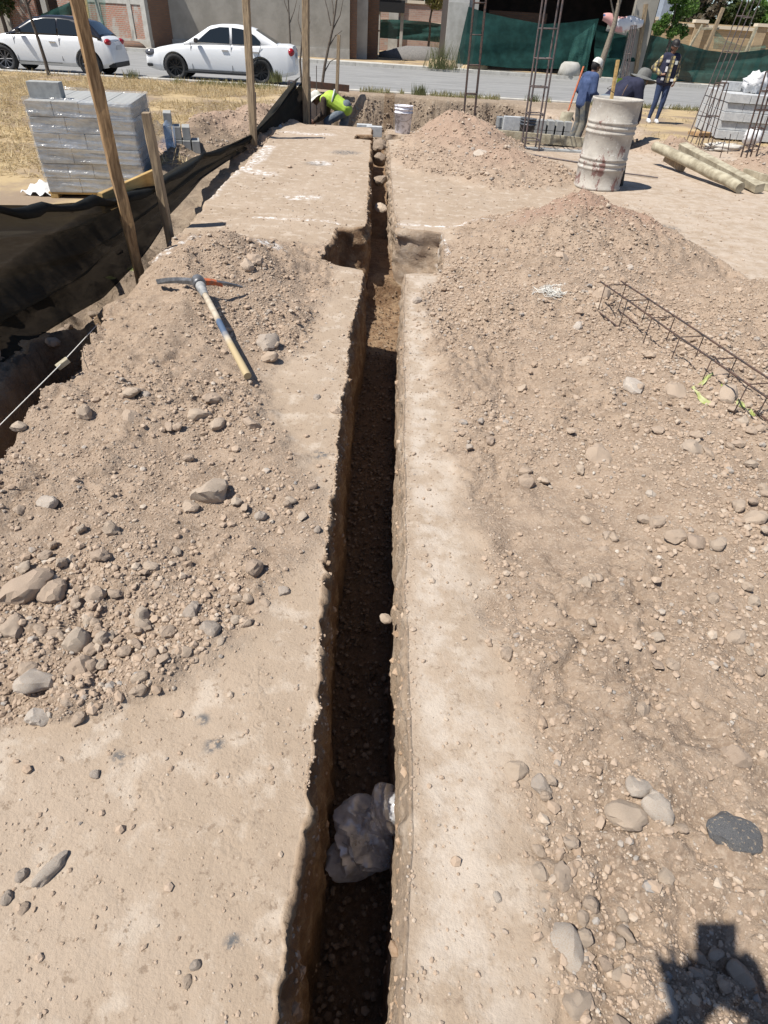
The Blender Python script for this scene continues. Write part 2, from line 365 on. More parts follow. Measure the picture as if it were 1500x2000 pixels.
def loose(x, y):
    n = .06 * fbm(x * 3, y * 3, 21, 4)
    n = n + .03 * fbm(x * 11, y * 11, 23, 3); a = (1 - ss(-.07, .09, x - LB(y) + n * 1.5)) * (1 - ss(5.35, 5.55, y)) * ss(.72, .86, y)
    b = ss(-.12, .12, x - RB(y) - n * 2.2) * (1 - ss(-.12, .12, y - FB(x) + n * 2))
    c = ss(.008, .04, mound(x, y))
    return np.clip(np.maximum(np.maximum(a, b), c), 0, 1)
def edge_x(y): return EDG(y) + .05 * fbm(y * 2.5, y * 0 + 1, 51, 4) + .02 * noise(y * 12, y * 0, 52)
def pitmask(x, y):
    w = .15 * fbm(x * 1.5, y * 1.5, 61, 3)
    a = ss(13.35, 13.5, y + w * .4) * (1 - ss(20.25, 20.6, y + w)) * ss(-2.75, -2.5, x + w) * (1 - ss(2.9, 3.6, x + w * 3))
    b = ss(12.5, 12.62, y + .05 * w) * (1 - ss(17.5, 18.3, y + w)) * ss(1.5, 1.75, x) * (1 - ss(4.6, 5.2, x + w))
    return np.maximum(a, b)
def kerbY(x): return 22.2 + .09 * x
def Hb(x, y):
    lo = loose(x, y)
    h = mound(x, y) + .012 * fbm(x * .9, y * .9, 1, 3) + .006 * fbm(x * 5, y * 5, 2, 3) * (1 + 2.5 * lo)
    h = h + lo * .052 * fbm(x * 3.0, y * 3.0, 12, 5)
    # left of the platform: the side trench, the ditch below the net, the field
    e = edge_x(y); dl = e - x
    side = ss(-.005, .06, dl) * (1 - ss(.36, .46, dl + .06 * noise(y * 3, y * 0, 71))) * (1 - ss(3.35, 3.5, y + .1 * noise(x * 9, y, 72))) * ss(-1.5, -1.4, y)
    ditch = ss(.0, .10, dl) * (1 - ss(.9, 1.2, dl)) * (1 - ss(11.5, 12.6, y))
    h = h - .10 * ss(.05, .5, dl) * (1 - ss(3.3, 4.2, y)) - .62 * side - .52 * ditch * (1 - side) * ss(3.3, 4.2, y) * (1 - .6 * ss(5.5, 9, y)) * (.75 + .35 * fbm(x * 3, y * 3, 73, 3)) - .44 * ss(.9, 1.9, dl) * (1 - .85 * ss(9.5, 19, y)) * (1 - ss(22, 24, y))
    p = pitmask(x, y); dp = -.92 + .60 * ss(1.7, 2.3, x) * (1 - ss(17.5, 18.5, y)); h = h * (1 - p) + (dp + .06 * fbm(x * 2, y * 2, 6, 4)) * p
    # far strip falls to the road
    k = ss(-.9, -.15, y - kerbY(x)); h = h * (1 - k) - .03 * k
    r = ss(-.10, -.05, y - kerbY(x)); h = h * (1 - r) - .25 * r
    q = ss(38.35, 38.45, y); h = h * (1 - q) + (.0 + .05 * fbm(x * .3, y * .3, 77, 3)) * q
    return h
def H(x, y):
    x = np.asarray(x, float); y = np.asarray(y, float); lo = loose(x, y); h = Hb(x, y)
    near = 1 - ss(5, 12, np.hypot(x, y))
    g = worley(x * 11, y * 11, 80) * .040 * ss(-.2, .5, fbm(x * 1.7, y * 1.7, 87, 3)) + worley(x * 28, y * 28, 81) * .018 + worley(x * 60, y * 60, 82) * .010 + .030 * fbm(x * 12, y * 12, 88, 5)
    h = h + g * lo * (.35 + .65 * near) * ss(-.35, .3, fbm(x * 2.3, y * 2.3, 84, 3) + .1)
    h = h + (1 - lo) * near * (.0012 * fbm(x * 30, y * 30, 83, 4) + .003 * fbm(x * 7, y * 7, 89, 4) + .004 * np.clip(worley(x * 22, y * 22, 85) - .45, 0, 1))
    p = pitmask(x, y); pe = 4 * p * (1 - p) + p * .3
    h = h + pe * .34 * fbm(x * 4.0, y * 5.5, 86, 6)
    return h
def steps(a, b, d0, d1):
    out = [a]; n = 0
    while out[-1] < b:
        t = (out[-1] - a) / (b - a); out.append(out[-1] + d0 * (d1 / d0) ** t)
    out[-1] = b; return out
def merge(*l):
    s = sorted(set(round(v, 4) for q in l for v in q)); r = [s[0]]
    for v in s[1:]:
        if v - r[-1] > .003: r.append(v)
    return np.array(r)
def trans(*c): return [v for a, b in c for v in np.linspace(a, b, 22)]
ROWS = merge([-400, -150, -60, -25, -12, -7, -5], steps(-4, -.2, .3, .03), steps(-.2, 1.6, .0065, .0065), steps(1.6, 4.2, .007, .018), steps(4.2, 7, .02, .02), steps(7, 14, .025, .05),
             steps(14, 22.6, .06, .09), steps(22.6, 40, .5, .5), steps(40, 600, 1.2, 90), trans((3.25, 3.6), (20.1, 20.9), (20.2, 20.7), (4.72, 4.96), (6.0, 6.28), (11.83, 12.0), (12.4, 12.6), (12.65, 12.8), (13.3, 13.55), (-1.62, -1.45)))
NW, NF = 26, 18
def outs(): return merge(steps(0, .9, .010, .010), steps(.9, 2.6, .012, .014), steps(2.6, 6, .02, .07), steps(6, 16, .1, .3), steps(16, 500, .6, 80))
OL = outs(); OR = outs()
ny = len(ROWS); Y = ROWS[:, None]
XL = xl(ROWS)[:, None]; XR = xr(ROWS)[:, None]; ZF = zfloor(ROWS)[:, None]
XLm = np.minimum(XL, XR - .05)
xa = XLm - OL[::-1][None, :]; xe = XR + OR[None, :]
ya = np.broadcast_to(Y, xa.shape); ye = np.broadcast_to(Y, xe.shape)
za = H(xa, ya); ze = H(xe, ye)
zl = za[:, -1:]; zr = ze[:, :1]
tw = np.linspace(0, 1, NW + 2)[1:-1][None, :]; tf = np.linspace(0, 1, NF)[None, :]
act = ss(-1.62, -1.5, Y)
def wall3(zt, x0, sgn, sd):
    z = zt + (np.minimum(ZF, zt) - zt) * tw
    yy = np.broadcast_to(Y, z.shape); depth = zt - z
    dsp = .036 * fbm(yy * 6, z * 9, sd, 4) + (.020 + .016 * (1 - ss(.1, .4, tw))) * fbm(yy * 24, z * 20, sd + 3, 4) + (.008 + .016 * (1 - ss(.1, .4, tw))) * worley(yy * 24, z * 24, sd + 7)
    far = .6 + .6 * ss(4.5, 6, yy)
    x = x0 + sgn * ((.035 if sgn > 0 else .012) * tw ** .7) + sgn * dsp * np.clip(depth / .02, 0, 1) * far * (1 - .7 * tw ** 6)
    d2 = .075 * fbm(x * 7 + 5, z * 7, sd + 11, 5) * np.clip(depth / .05, 0, 1)
    return x, yy + d2 * ss(4.4, 4.7, yy) * (1 - .6 * tw ** 6), z
xb, yb, zb = wall3(zl, XLm, +1, 101)
xd, yd, zd = wall3(zr, XR, -1, 131)
xd = xd[:, ::-1]; yd = yd[:, ::-1]; zd = zd[:, ::-1]
x0 = xb[:, -1:]; x1 = xd[:, :1]
xf = x0 + (x1 - x0) * tf; yf = np.broadcast_to(Y, xf.shape)
zf = np.minimum(ZF, np.minimum(zl, zr)) + (.02 * fbm(xf * 8, yf * 8, 151, 4) + .018 * worley(xf * 22, yf * 22, 152) * ss(-.2, .4, fbm(xf * 2, yf * 2, 153, 3))) * act
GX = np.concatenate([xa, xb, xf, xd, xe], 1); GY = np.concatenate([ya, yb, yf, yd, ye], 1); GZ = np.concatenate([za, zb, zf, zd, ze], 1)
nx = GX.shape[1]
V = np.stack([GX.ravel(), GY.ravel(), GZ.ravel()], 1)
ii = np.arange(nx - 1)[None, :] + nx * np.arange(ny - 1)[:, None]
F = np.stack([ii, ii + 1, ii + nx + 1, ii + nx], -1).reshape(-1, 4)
# masks carried by the sheet: soil kinds and marks, plus shade painted into trench and ditch
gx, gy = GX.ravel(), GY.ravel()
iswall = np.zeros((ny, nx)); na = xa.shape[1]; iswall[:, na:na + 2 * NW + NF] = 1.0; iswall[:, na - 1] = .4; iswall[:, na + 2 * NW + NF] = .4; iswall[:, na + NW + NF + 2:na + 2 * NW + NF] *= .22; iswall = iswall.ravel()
trench_shade = np.zeros((ny, nx)); trench_shade[:, na + NW - 6:na + NW + NF + 6] = 1; trench_shade = (trench_shade * (ROWS[:, None] < 4.75)).ravel() * .9 + .5 * ((trench_shade * (ROWS[:, None] > 6.3)).ravel())  # trench floor and wall foot darkened in colour to deepen their shade
def linemask(pts, w):
    m = np.zeros_like(gx)
    for (a, b) in zip(pts[:-1], pts[1:]):
        a = np.array(a[:2]); b = np.array(b[:2]); d = b - a; t = np.clip(((gx - a[0]) * d[0] + (gy - a[1]) * d[1]) / max(1e-9, d @ d), 0, 1)
        m = np.maximum(m, 1 - ss(w * .3, w, np.hypot(gx - a[0] - t * d[0], gy - a[1] - t * d[1])))
    return m
chalk = np.zeros_like(gx)
for pts, w in (([(525, 285), (505, 312), (430, 350), (405, 385)], .14), ([(385, 470), (345, 500), (310, 530)], .08), ([(262, 530), (220, 560), (180, 605)], .09), ([(520, 516), (545, 516)], .10),
               ([(575, 386), (610, 386)], .16), ([(625, 318), (632, 320)], .2), ([(500, 425), (640, 432), (660, 436)], .05), ([(775, 437), (900, 445), (1000, 452)], .05), ([(860, 455), (876, 500)], .03), ([(560, 258), (600, 262), (640, 262)], .2), ([(470, 330), (520, 340)], .2)):
    chalk = np.maximum(chalk, linemask([G(*p) for p in pts], w))
_dl = edge_x(gy) - gx; sidew = ss(.0, .02, _dl) * (1 - ss(.40, .46, _dl)) * (1 - ss(3.5, 3.6, gy)) * ss(-2, -1, gy); iswall = np.maximum(iswall, sidew * .95)
tread = np.zeros_like(gx)
for pts, w in (([(500, 1330), (480, 1500), (455, 1700)], .07), ([(420, 1030), (600, 1110)], .10), ([(250, 1450), (330, 1600)], .06)): tread = np.maximum(tread, linemask([G(*p) for p in pts], w))
grey = np.zeros_like(gx)
for (p, w) in (((675, 298), .32), ((620, 320), .25), ((395, 1405), .026), ((418, 1455), .036), ((232, 1480), .03), ((625, 886), .05), ((455, 1842), .025), ((1300, 445), .2), ((640, 1060), .02), ((740, 1690), .02)):
    grey = np.maximum(grey, linemask([G(*p), G(p[0] + 1, p[1])], w))
chalk *= (1 - iswall)
lo = loose(gx, gy); mn = mound(gx, gy)
pale = np.clip(win(gy, -1, 6.5, .6) * ss(.02, .06, gx - _R(gy)) * (1 - ss(.12, .34, gx - _R(gy))) * (1 - lo), 0, 1)
pale = np.maximum(pale, .55 * (1 - lo) * ss(2.2, 3.0, gx) * (1 - ss(13, 15, gy)) * ss(4, 6, gy))
dl = edge_x(gy) - gx
field = np.maximum(ss(.9, 1.5, dl + .3 * noise(gx, gy, 91)) * ss(6, 8, gy + .4 * gx * 0), ss(4.8, 5.8, gx + .5 * noise(gx, gy, 92)) * ss(13.2, 14.4, gy)) * (1 - ss(.02, .08, mn)) * (1 - pitmask(gx, gy))
field = np.maximum(field, ss(38.6, 40, gy)); field = np.maximum(field, ss(20.6, 21.2, gy) * (1 - ss(-3.5, -2.5, gx) * (1 - ss(4, 5.5, gx)) * (gy < 30)))
field = np.maximum(field, ss(9, 12, np.abs(gx)))
dark = ss(.05, .3, dl) * (1 - ss(1.1, 1.6, dl)) * (1 - ss(11, 12, gy)); dark = np.maximum(dark, ss(.2, .8, pitmask(gx, gy))); dark = np.maximum(dark, .8 * win(gy, 19.8, 21.7, .3) * ss(-3, -2, gx) * (1 - ss(4.5, 6, gx)))  # ditch below the net darkened in place of its shade; pit earth is browner
red = ss(.10, .26, mn) * ss(5.2, 6.2, gy + .5 * noise(gx * 1.5, gy * 1.5, 93)) * (1 - ss(8, 8.4, gy)) + .6 * ss(.05, .25, mn) * ss(8.4, 9, gy)
def gmat():
    m, t, b = newmat('excavated_earth'); co = objco(t)
    def at(n): a = t.nodes.new('ShaderNodeAttribute'); a.attribute_name = n; return a.outputs['Fac']
    big = tnoise(t, co, 1.3, 5); mid = tnoise(t, co, 9, 6); fine = tnoise(t, co, 70, 5, .7)
    flat = mixrgb(t, ramp(t, big, .35, .68), (.345, .268, .198), (.40, .318, .243))
    flat = mixrgb(t, ramp(t, mid, .50, .66), flat, (.45, .375, .30)); flat = mixrgb(t, ramp(t, tnoise(t, co, 34, 5, .7), .56, .66), flat, (.27, .205, .15))
    ls = mixrgb(t, ramp(t, mid, .35, .65), (.385, .292, .216), (.285, .212, .155))
    ls = mixrgb(t, ramp(t, fine, .45, .7), ls, (.44, .35, .27))
    c = mixrgb(t, at('loose'), flat, ls)
    c = mixrgb(t, math_(t, 'MULTIPLY', at('red'), .8), c, mixrgb(t, ramp(t, fine, .4, .65), (.30, .195, .145), (.36, .25, .19)))
    c = mixrgb(t, math_(t, 'MULTIPLY', at('pale'), ramp(t, tnoise(t, co, 6, 6, .7), .40, .60)), c, (.475, .405, .335))
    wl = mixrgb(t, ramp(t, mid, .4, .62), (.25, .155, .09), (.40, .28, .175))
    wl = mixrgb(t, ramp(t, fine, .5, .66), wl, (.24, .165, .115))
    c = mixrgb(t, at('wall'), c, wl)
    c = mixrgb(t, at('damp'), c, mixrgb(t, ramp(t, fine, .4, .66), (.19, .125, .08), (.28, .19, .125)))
    c = mixrgb(t, math_(t, 'MULTIPLY', at('field'), .9), c, mixrgb(t, ramp(t, tnoise(t, co, .8, 5), .40, .6), (.42, .32, .18), (.25, .19, .135)))
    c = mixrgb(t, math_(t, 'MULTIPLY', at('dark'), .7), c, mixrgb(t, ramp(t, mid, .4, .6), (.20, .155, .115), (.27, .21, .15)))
    c = mixrgb(t, math_(t, 'MULTIPLY', at('grey'), ramp(t, tnoise(t, co, 28, 5, .7), .42, .56)), c, (.12, .12, .12))
    c = mixrgb(t, math_(t, 'MULTIPLY', at('chalk'), ramp(t, tnoise(t, co, 14, 6, .75), .44, .62)), c, (.72, .70, .68))
    c = mixrgb(t, math_(t, 'MULTIPLY', ramp(t, tnoise(t, co, 150, 2), .66, .72), .5), c, (.52, .45, .37))
    t.links.new(c, b.inputs['Base Color']); b.inputs['Roughness'].default_value = 1.0; b.inputs['Specular IOR Level'].default_value = .1
    n1 = t.nodes.new('ShaderNodeTexVoronoi'); n1.inputs['Scale'].default_value = 110; t.links.new(co, n1.inputs['Vector'])
    hh = math_(t, 'ADD', math_(t, 'MULTIPLY', tnoise(t, co, 120, 6, .75), 1.6), math_(t, 'MULTIPLY', n1.outputs['Distance'], -.35))
    hh = math_(t, 'ADD', hh, math_(t, 'MULTIPLY', tnoise(t, co, 25, 4, .6), 2.0))
    hh = math_(t, 'MULTIPLY', hh, math_(t, 'ADD', math_(t, 'MULTIPLY', at('loose'), .65), .36)); hh = math_(t, 'ADD', hh, math_(t, 'MULTIPLY', at('wall'), math_(t, 'MULTIPLY', tnoise(t, co, 22, 8, .75), 9.)))
    v2 = t.nodes.new('ShaderNodeTexVoronoi'); v2.feature = 'DISTANCE_TO_EDGE'; v2.inputs['Scale'].default_value = 42; v2.inputs['Randomness'].default_value = .75; t.links.new(co, v2.inputs['Vector'])
    hh = math_(t, 'ADD', hh, math_(t, 'MULTIPLY', math_(t, 'MULTIPLY', at('tread'), ramp(t, tnoise(t, co, 12), .4, .6)), math_(t, 'MULTIPLY', ramp(t, v2.outputs['Distance'], .0, .25), .30)))
    hh = math_(t, 'ADD', hh, math_(t, 'MULTIPLY', at('dark'), math_(t, 'MULTIPLY', tnoise(t, co, 7, 7, .75), 9.)))
    bump(t, b, hh, .85, .007)
    return m
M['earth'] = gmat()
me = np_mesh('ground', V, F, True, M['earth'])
for nm, a in (('loose', lo), ('pale', pale), ('wall', iswall), ('damp', trench_shade), ('tread', tread), ('field', field), ('dark', dark), ('chalk', chalk), ('grey', grey), ('red', np.clip(red, 0, 1))):
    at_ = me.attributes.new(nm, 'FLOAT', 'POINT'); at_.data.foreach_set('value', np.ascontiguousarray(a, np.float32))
ground = bpy.data.objects.new('ground', me); COL.objects.link(ground); ground['kind'] = 'structure'
def gz(x, y): return float(H(np.array([x]), np.array([y]))[0])

# ------------------------------------------------------------------ road and kerbs
def roadmat():
    m, t, b = newmat('worn_asphalt'); co = objco(t); s = stretch(t, co, (.25, 2.2, 1))
    c = mixrgb(t, ramp(t, tnoise(t, s, 1.4, 5), .38, .62), (.20, .198, .192), (.27, .268, .262))
    c = mixrgb(t, ramp(t, tnoise(t, co, 3, 6), .55, .75), c, (.31, .30, .28))
    t.links.new(c, b.inputs['Base Color']); b.inputs['Roughness'].default_value = .9; bump(t, b, tnoise(t, co, 90), .5, .004); return m
M['road'] = roadmat()
rd = MB().sheet(60, 6, lambda u, v: (-150 + 300 * u, (kerbY(-150 + 300 * u) + .0) * (1 - v) + 38.32 * v if abs(-150 + 300 * u) < 60 else 22 + 16 * v, -.10 + .01 * math.sin(v * 3.1)), False).build('road', M['road']); rd['kind'] = 'structure'
k = MB()
for i in range(70):
    x0_, x1_ = -70 + 2 * i, -68.02 + 2 * i; dz = random.uniform(-.006, .006)
    k.beam((x0_, kerbY(x0_), -.08 + dz), (x1_, kerbY(x1_), -.08 + dz), .17, .18)
kb = k.build('kerb', M['kerb']); kb['kind'] = 'structure'
k = MB()
for i in range(70): k.box((-70 + 2 * i, 38.4, -.05), (1.985, .18, .2))
kb = k.build('kerb', M['kerb']); kb['kind'] = 'structure'
k = MB()
for i in range(60): k.box((-70 + 2.4 * i, 39.3, -.03 + random.uniform(-.01, .01)), (2.385, 1.4, .14))
kb = k.build('pavement', M['kerb']); kb['kind'] = 'structure'

# ------------------------------------------------------------------ stones
def ico(sub):
    bm = bmesh.new(); bmesh.ops.create_icosphere(bm, subdivisions=sub, radius=1); bm.verts.index_update()
    v = np.array([q.co[:] for q in bm.verts]); f = np.array([[q.index for q in p.verts] for p in bm.faces]); bm.free(); return v, f
def octa():
    v = np.array([(1, 0, 0), (0, 1, 0), (-1, 0, 0), (0, -1, 0), (0, 0, 1), (0, 0, -1), (.7, .7, .3), (-.7, .6, .4), (-.6, -.7, .3), (.7, -.6, .4)], float)
    f = np.array([(0, 6, 4), (6, 1, 4), (1, 7, 4), (7, 2, 4), (2, 8, 4), (8, 3, 4), (3, 9, 4), (9, 0, 4), (0, 5, 6), (6, 5, 1), (1, 5, 7), (7, 5, 2), (2, 5, 8), (8, 5, 3), (3, 5, 9), (9, 5, 0)]); return v, f
def rockshape(v, seed, planes=11, rough=.05, rnd=.4):
    r = np.random.default_rng(seed); n = r.normal(size=(planes, 3)); n /= np.linalg.norm(n, axis=1)[:, None]; d = r.uniform(.62, 1.0, planes)
    dt = v @ n.T; rr = np.where(dt > .12, d[None, :] / np.maximum(dt, .12), 9).min(1); rr = np.minimum(rr, 1.15)
    rr = rr * (1 - rnd) + rnd * .85
    o = v * rr[:, None]; o = o * np.array([1, r.uniform(.68, .95), r.uniform(.5, .8)])
    o += rough * .4 * np.stack([noise(o[:, 0] * 9 + 7, o[:, 1] * 9 + o[:, 2] * 5, seed + 6)] * 3, 1)
    o += rough * np.stack([noise(o[:, 0] * 3 + 7, o[:, 1] * 3 + o[:, 2] * 2, seed), noise(o[:, 1] * 3, o[:, 2] * 3 + 9, seed + 1), noise(o[:, 2] * 3, o[:, 0] * 3 + 3, seed + 2)], 1)
    return o
def stonemat(name, cols, bmp=.004):
    m, t, b = newmat(name); oi = t.nodes.new('ShaderNodeObjectInfo'); cr = t.nodes.new('ShaderNodeValToRGB'); el = cr.color_ramp.elements
    t.links.new(oi.outputs['Random'], cr.inputs[0]); cr.color_ramp.interpolation = 'LINEAR'
    while len(el) < len(cols): el.new(.5)
    for i, c in enumerate(cols): el[i].position = i / (len(cols) - 1); el[i].color = (*c, 1)
    co = objco(t); c = mixrgb(t, ramp(t, tnoise(t, co, 30, 6), .42, .62), cr.outputs[0], (.42, .325, .245))
    t.links.new(c, b.inputs['Base Color']); b.inputs['Roughness'].default_value = .95; bump(t, b, tnoise(t, co, 90, 6, .7), .8, bmp); return m
M['stone'] = stonemat('dusty_stone', [(.43, .335, .25), (.35, .265, .20), (.47, .38, .29), (.39, .30, .225), (.46, .39, .31), (.41, .32, .245)])
M['stone_grey'] = stonemat('grey_stone', [(.31, .275, .24), (.37, .33, .29)])
M['stone_white'] = stonemat('chalky_stone', [(.47, .42, .36), (.52, .48, .43)])
def darkstone():
    m, t, b = newmat('black_speckled_stone'); co = objco(t)
    c = mixrgb(t, ramp(t, tnoise(t, co, 70, 6, .8), .44, .56), (.035, .035, .038), (.22, .22, .22))
    c = mixrgb(t, ramp(t, tnoise(t, co, 8, 3), .60, .66), c, (.42, .33, .24))
    t.links.new(c, b.inputs['Base Color']); b.inputs['Roughness'].default_value = .6; bump(t, b, tnoise(t, co, 60), .8, .006); return m
M['stone_black'] = darkstone()
V3, F3 = ico(3); V2, F2 = ico(2); V1, F1 = ico(1)
ROCK = {}
M['stone_brown'] = stonemat('brown_stone', [(.13, .095, .07), (.17, .13, .095)])
for key in ('stone', 'stone_brown', 'stone_grey', 'stone_white', 'stone_black'):
    ROCK[key] = []
    for i in range(14 if key == 'stone' else 4):
        rn = .12 if i % 3 else .5
        ROCK[key].append(np_mesh('stone', rockshape(V3, 100 + i * 7 + len(key), 11 if i % 3 else 20, .10, rn), F3, True, M[key])); ROCK[key][-1].set_sharp_from_angle(angle=.42)
taken = []
def stone(px=None, size=.05, label='', mt='stone', xy=None, sink=.40, group=None, var=None, z=None, sc=(1, 1, 1), rz=None):
    if xy is None:
        zz = 0.
        for _ in range(5): p = G(px[0], px[1], zz + size * .2); zz = gz(p.x, p.y)
        xy = (p.x, p.y)
    if z is None: z = float(Hb(np.array([xy[0]]), np.array([xy[1]]))[0]) + .01 * float(loose(np.array([xy[0]]), np.array([xy[1]]))[0])
    ms = ROCK[mt]; o = bpy.data.objects.new('stone', ms[(var if var is not None else random.randrange(99)) % len(ms)]); COL.objects.link(o)
    s = size / 2; o.scale = (s * 1.1 * sc[0], s * 1.1 * sc[1], s * 1.1 * sc[2]); o.rotation_euler = (random.uniform(-.4, .4), random.uniform(-.4, .4), rz if rz is not None else random.uniform(0, 6.3))
    o.location = (xy[0], xy[1], z + s * (.6 - sink)); taken.append((xy[0], xy[1], s))
    return tag(o, label, 'stone', group)
def psize(px, py, s): p = G(px, py); d = (p - Vector((0, 0, CAM_H))).length; return s * d / FPX * .92
HAND = [
 (45, 1140, 105, 'largest cream boulder cut by the left frame edge, half buried in soil', 'stone', 0), (98, 1150, 66, 'brown rounded stone tucked against the right side of the largest cream boulder', 'stone', 3),
 (410, 955, 78, 'big angular tan rock at the foot of the left dirt heap', 'stone', 1), (372, 985, 34, 'flat tan stone touching the front of the big angular tan rock', 'stone', 2),
 (90, 978, 44, 'pale oval stone lying alone on smooth soil above the left boulder', 'stone_white', 0), (145, 1247, 58, 'wedge shaped tan stone in the middle of the left stone spill', 'stone', 4),
 (155, 1302, 50, 'faceted grey brown stone behind the whitish rock of the left spill', 'stone', 5), (70, 1325, 66, 'whitish lumpy rock in the lower left of the stone spill', 'stone_white', 1),
 (52, 1302, 40, 'egg shaped beige stone leaning on the whitish lumpy rock', 'stone', 3), (72, 1394, 46, 'round pale stone with a hard shadow, lowest of the left stone spill', 'stone_white', 0),
 (412, 1232, 44, 'flat light grey slab shaped stone in the left spill', 'stone_grey', 1), (375, 1190, 34, 'small upright grey and white split stone', 'stone_grey', 2),
 (272, 1322, 34, 'round smooth buff cobble at the lower rim of the left spill', 'stone', 6), (430, 1249, 28, 'rounded yellowish pebble against the flat grey slab stone', 'stone', 9),
 (327, 1233, 36, 'buff boulder shaped cobble between the wedge stone and the grey slab', 'stone', 7), (342, 1273, 28, 'round buff pebble below the centre of the left spill', 'stone', 0), (198, 1300, 30, 'round cobble right of the faceted grey brown stone', 'stone', 3),
 (78, 1228, 32, 'squarish cobble above the egg shaped beige stone', 'stone', 8), (20, 1220, 50, 'tan rock at the left frame edge under the boulder', 'stone', 10), (92, 1700, 66, 'long white chalky stone lying alone on bare ground, lower left', 'stone_white', 2),
 (42, 1707, 25, 'dark grey round pebble left of the long white stone', 'stone_grey', 0), (12, 1753, 24, 'olive grey pebble at the left frame edge below the white stone', 'stone_grey', 3),
 (45, 1772, 20, 'small brown pebble pair stone, lower left', 'stone', 3), (380, 1885, 22, 'flat pale grey pebble on bare ground near the trench', 'stone_grey', 0), (365, 1915, 22, 'round beige pebble just below the flat pale grey pebble', 'stone', 0),
 (186, 1512, 18, 'blue grey pebble on bare ground below the stone spill', 'stone_grey', 1), (520, 662, 46, 'grey boulder with a flat broken face beside the pickaxe handle', 'stone_grey', 2), (527, 696, 38, 'rounded tan boulder just below the flat faced grey boulder', 'stone', 6),
 (413, 775, 42, 'smooth wedge shaped tan stone under the end of the pickaxe handle', 'stone', 7), (388, 798, 38, 'rough brown clod stone left of the smooth wedge stone', 'stone', 8), (425, 825, 42, 'brown cobble right of the rough clod in the rubble patch', 'stone', 9),
 (255, 766, 38, 'half buried round stone on the smooth slope of the left heap', 'stone', 0), (490, 825, 36, 'knobbly stone at the right side of the rubble patch', 'stone', 5), (285, 770, 18, 'thin dark standing stone beside the half buried round stone', 'stone_grey', 1),
 (162, 806, 32, 'angular tan stone near the rim of the side trench', 'stone', 4), (250, 808, 34, 'flat pinkish stone near the side trench', 'stone', 2), (500, 520, 34, 'clod on the right shoulder of the left heap', 'stone', 3),
 (480, 500, 28, 'clod close to the top of the left heap', 'stone', 11), (618, 775, 18, 'dark pebble on the flat strip between heap and trench', 'stone_grey', 2), (655, 800, 24, 'brown pebble near the trench rim', 'stone', 5), (552, 1152, 26, 'grey triangular chip near the trench rim', 'stone_grey', 1),
 (510, 1008, 30, 'grey rounded stone in the crumbs left of the trench', 'stone_grey', 0), (620, 1035, 20, 'pale grey chip on the very rim of the trench', 'stone_grey', 3),
 (1010, 1503, 46, 'cracked grey pink stone, topmost of the pair right of the pale strip', 'stone', 5), (1060, 1535, 38, 'purplish brown stone, lower of the pair right of the pale strip', 'stone_grey', 2), (1252, 1528, 50, 'white rounded stone above the big buried one', 'stone_white', 1),
 (1225, 1585, 84, 'big dusty cobble almost buried in the path, right foreground', 'stone', 0), (1295, 1566, 60, 'knobbly cream stone touching the big buried cobble', 'stone_white', 2), (1442, 1621, 76, 'black and white speckled angular rock, right foreground', 'stone_black', 1),
 (1110, 1848, 78, 'wide flat cream cobble casting a crescent shadow, bottom right', 'stone_white', 0), (1130, 1932, 46, 'tan stone with a broken side below the wide flat cobble', 'stone', 7), (1056, 1698, 40, 'brown wedge stone right of the pale strip, lower foreground', 'stone', 4), (1072, 1748, 38, 'square buried stone above the wide flat cobble', 'stone', 2),
 (1311, 1955, 56, 'pale cobble lying inside the shadow of the photographer', 'stone_white', 3), (1450, 1905, 46, 'oval brown cobble in the right edge of the photographer shadow', 'stone', 6), (972, 1752, 20, 'small round cream pebble on the pale strip', 'stone_white', 0),
 (1172, 885, 54, 'bulky tan rock on the slope of the right bank', 'stone', 1), (1273, 964, 23, 'small round white stone on the right bank', 'stone_white', 0), (1352, 868, 40, 'tan rock below the yellow strips, right bank', 'stone', 2), (1240, 745, 44, 'pale block of a stone beside the rebar cage', 'stone_white', 1),
 (1146, 697, 34, 'smooth oval stone left of the rebar cage', 'stone', 0), (1320, 760, 46, 'round tan boulder under the rebar cage', 'stone', 3), (1425, 765, 44, 'rounded boulder under the far side of the rebar cage', 'stone', 6), (1412, 716, 42, 'big tan stone above the rebar cage', 'stone', 9),
 (1470, 835, 28, 'round pebbly stone at the right frame edge by the cage', 'stone', 0), (1175, 572, 34, 'dark shaded stone beside the first stirrup of the cage', 'stone', 4), (1130, 632, 22, 'pale split pebble below the tangle of string', 'stone_white', 0), (1188, 1042, 26, 'brown stone in the middle of the right bank', 'stone', 1), (1283, 1018, 34, 'angular grey tan stone right of centre on the bank', 'stone', 5),
 (1365, 1055, 44, 'long buried stone on the right bank', 'stone', 2), (1318, 1292, 36, 'half buried oval stone, right bank lower slope', 'stone', 0), (1253, 1378, 46, 'buried dusty cobble on the lower right bank', 'stone', 6), (1480, 1005, 44, 'large brown stone cut by the right frame edge', 'stone', 3),
 (1440, 1240, 40, 'yellowish cobble on the right bank near the frame edge', 'stone', 9), (815, 584, 26, 'grey white pebble on the trench corner by the cross pit', 'stone_grey', 0), (938, 326, 30, 'pale angular stone on the front of the far dirt heap', 'stone_white', 1), (1110, 440, 22, 'flat stone on top of the near right heap', 'stone', 2), (915, 880, 16, 'small dark stone on the flat strip', 'stone_grey', 1),
 (838, 955, 13, 'tiny round stone beside the trench on the pale strip', 'stone', 0), (1030, 940, 40, 'long clod with a deep shadow on the right slope', 'stone', 4), (1145, 1015, 24, 'rounded stone on the right slope', 'stone', 0)]
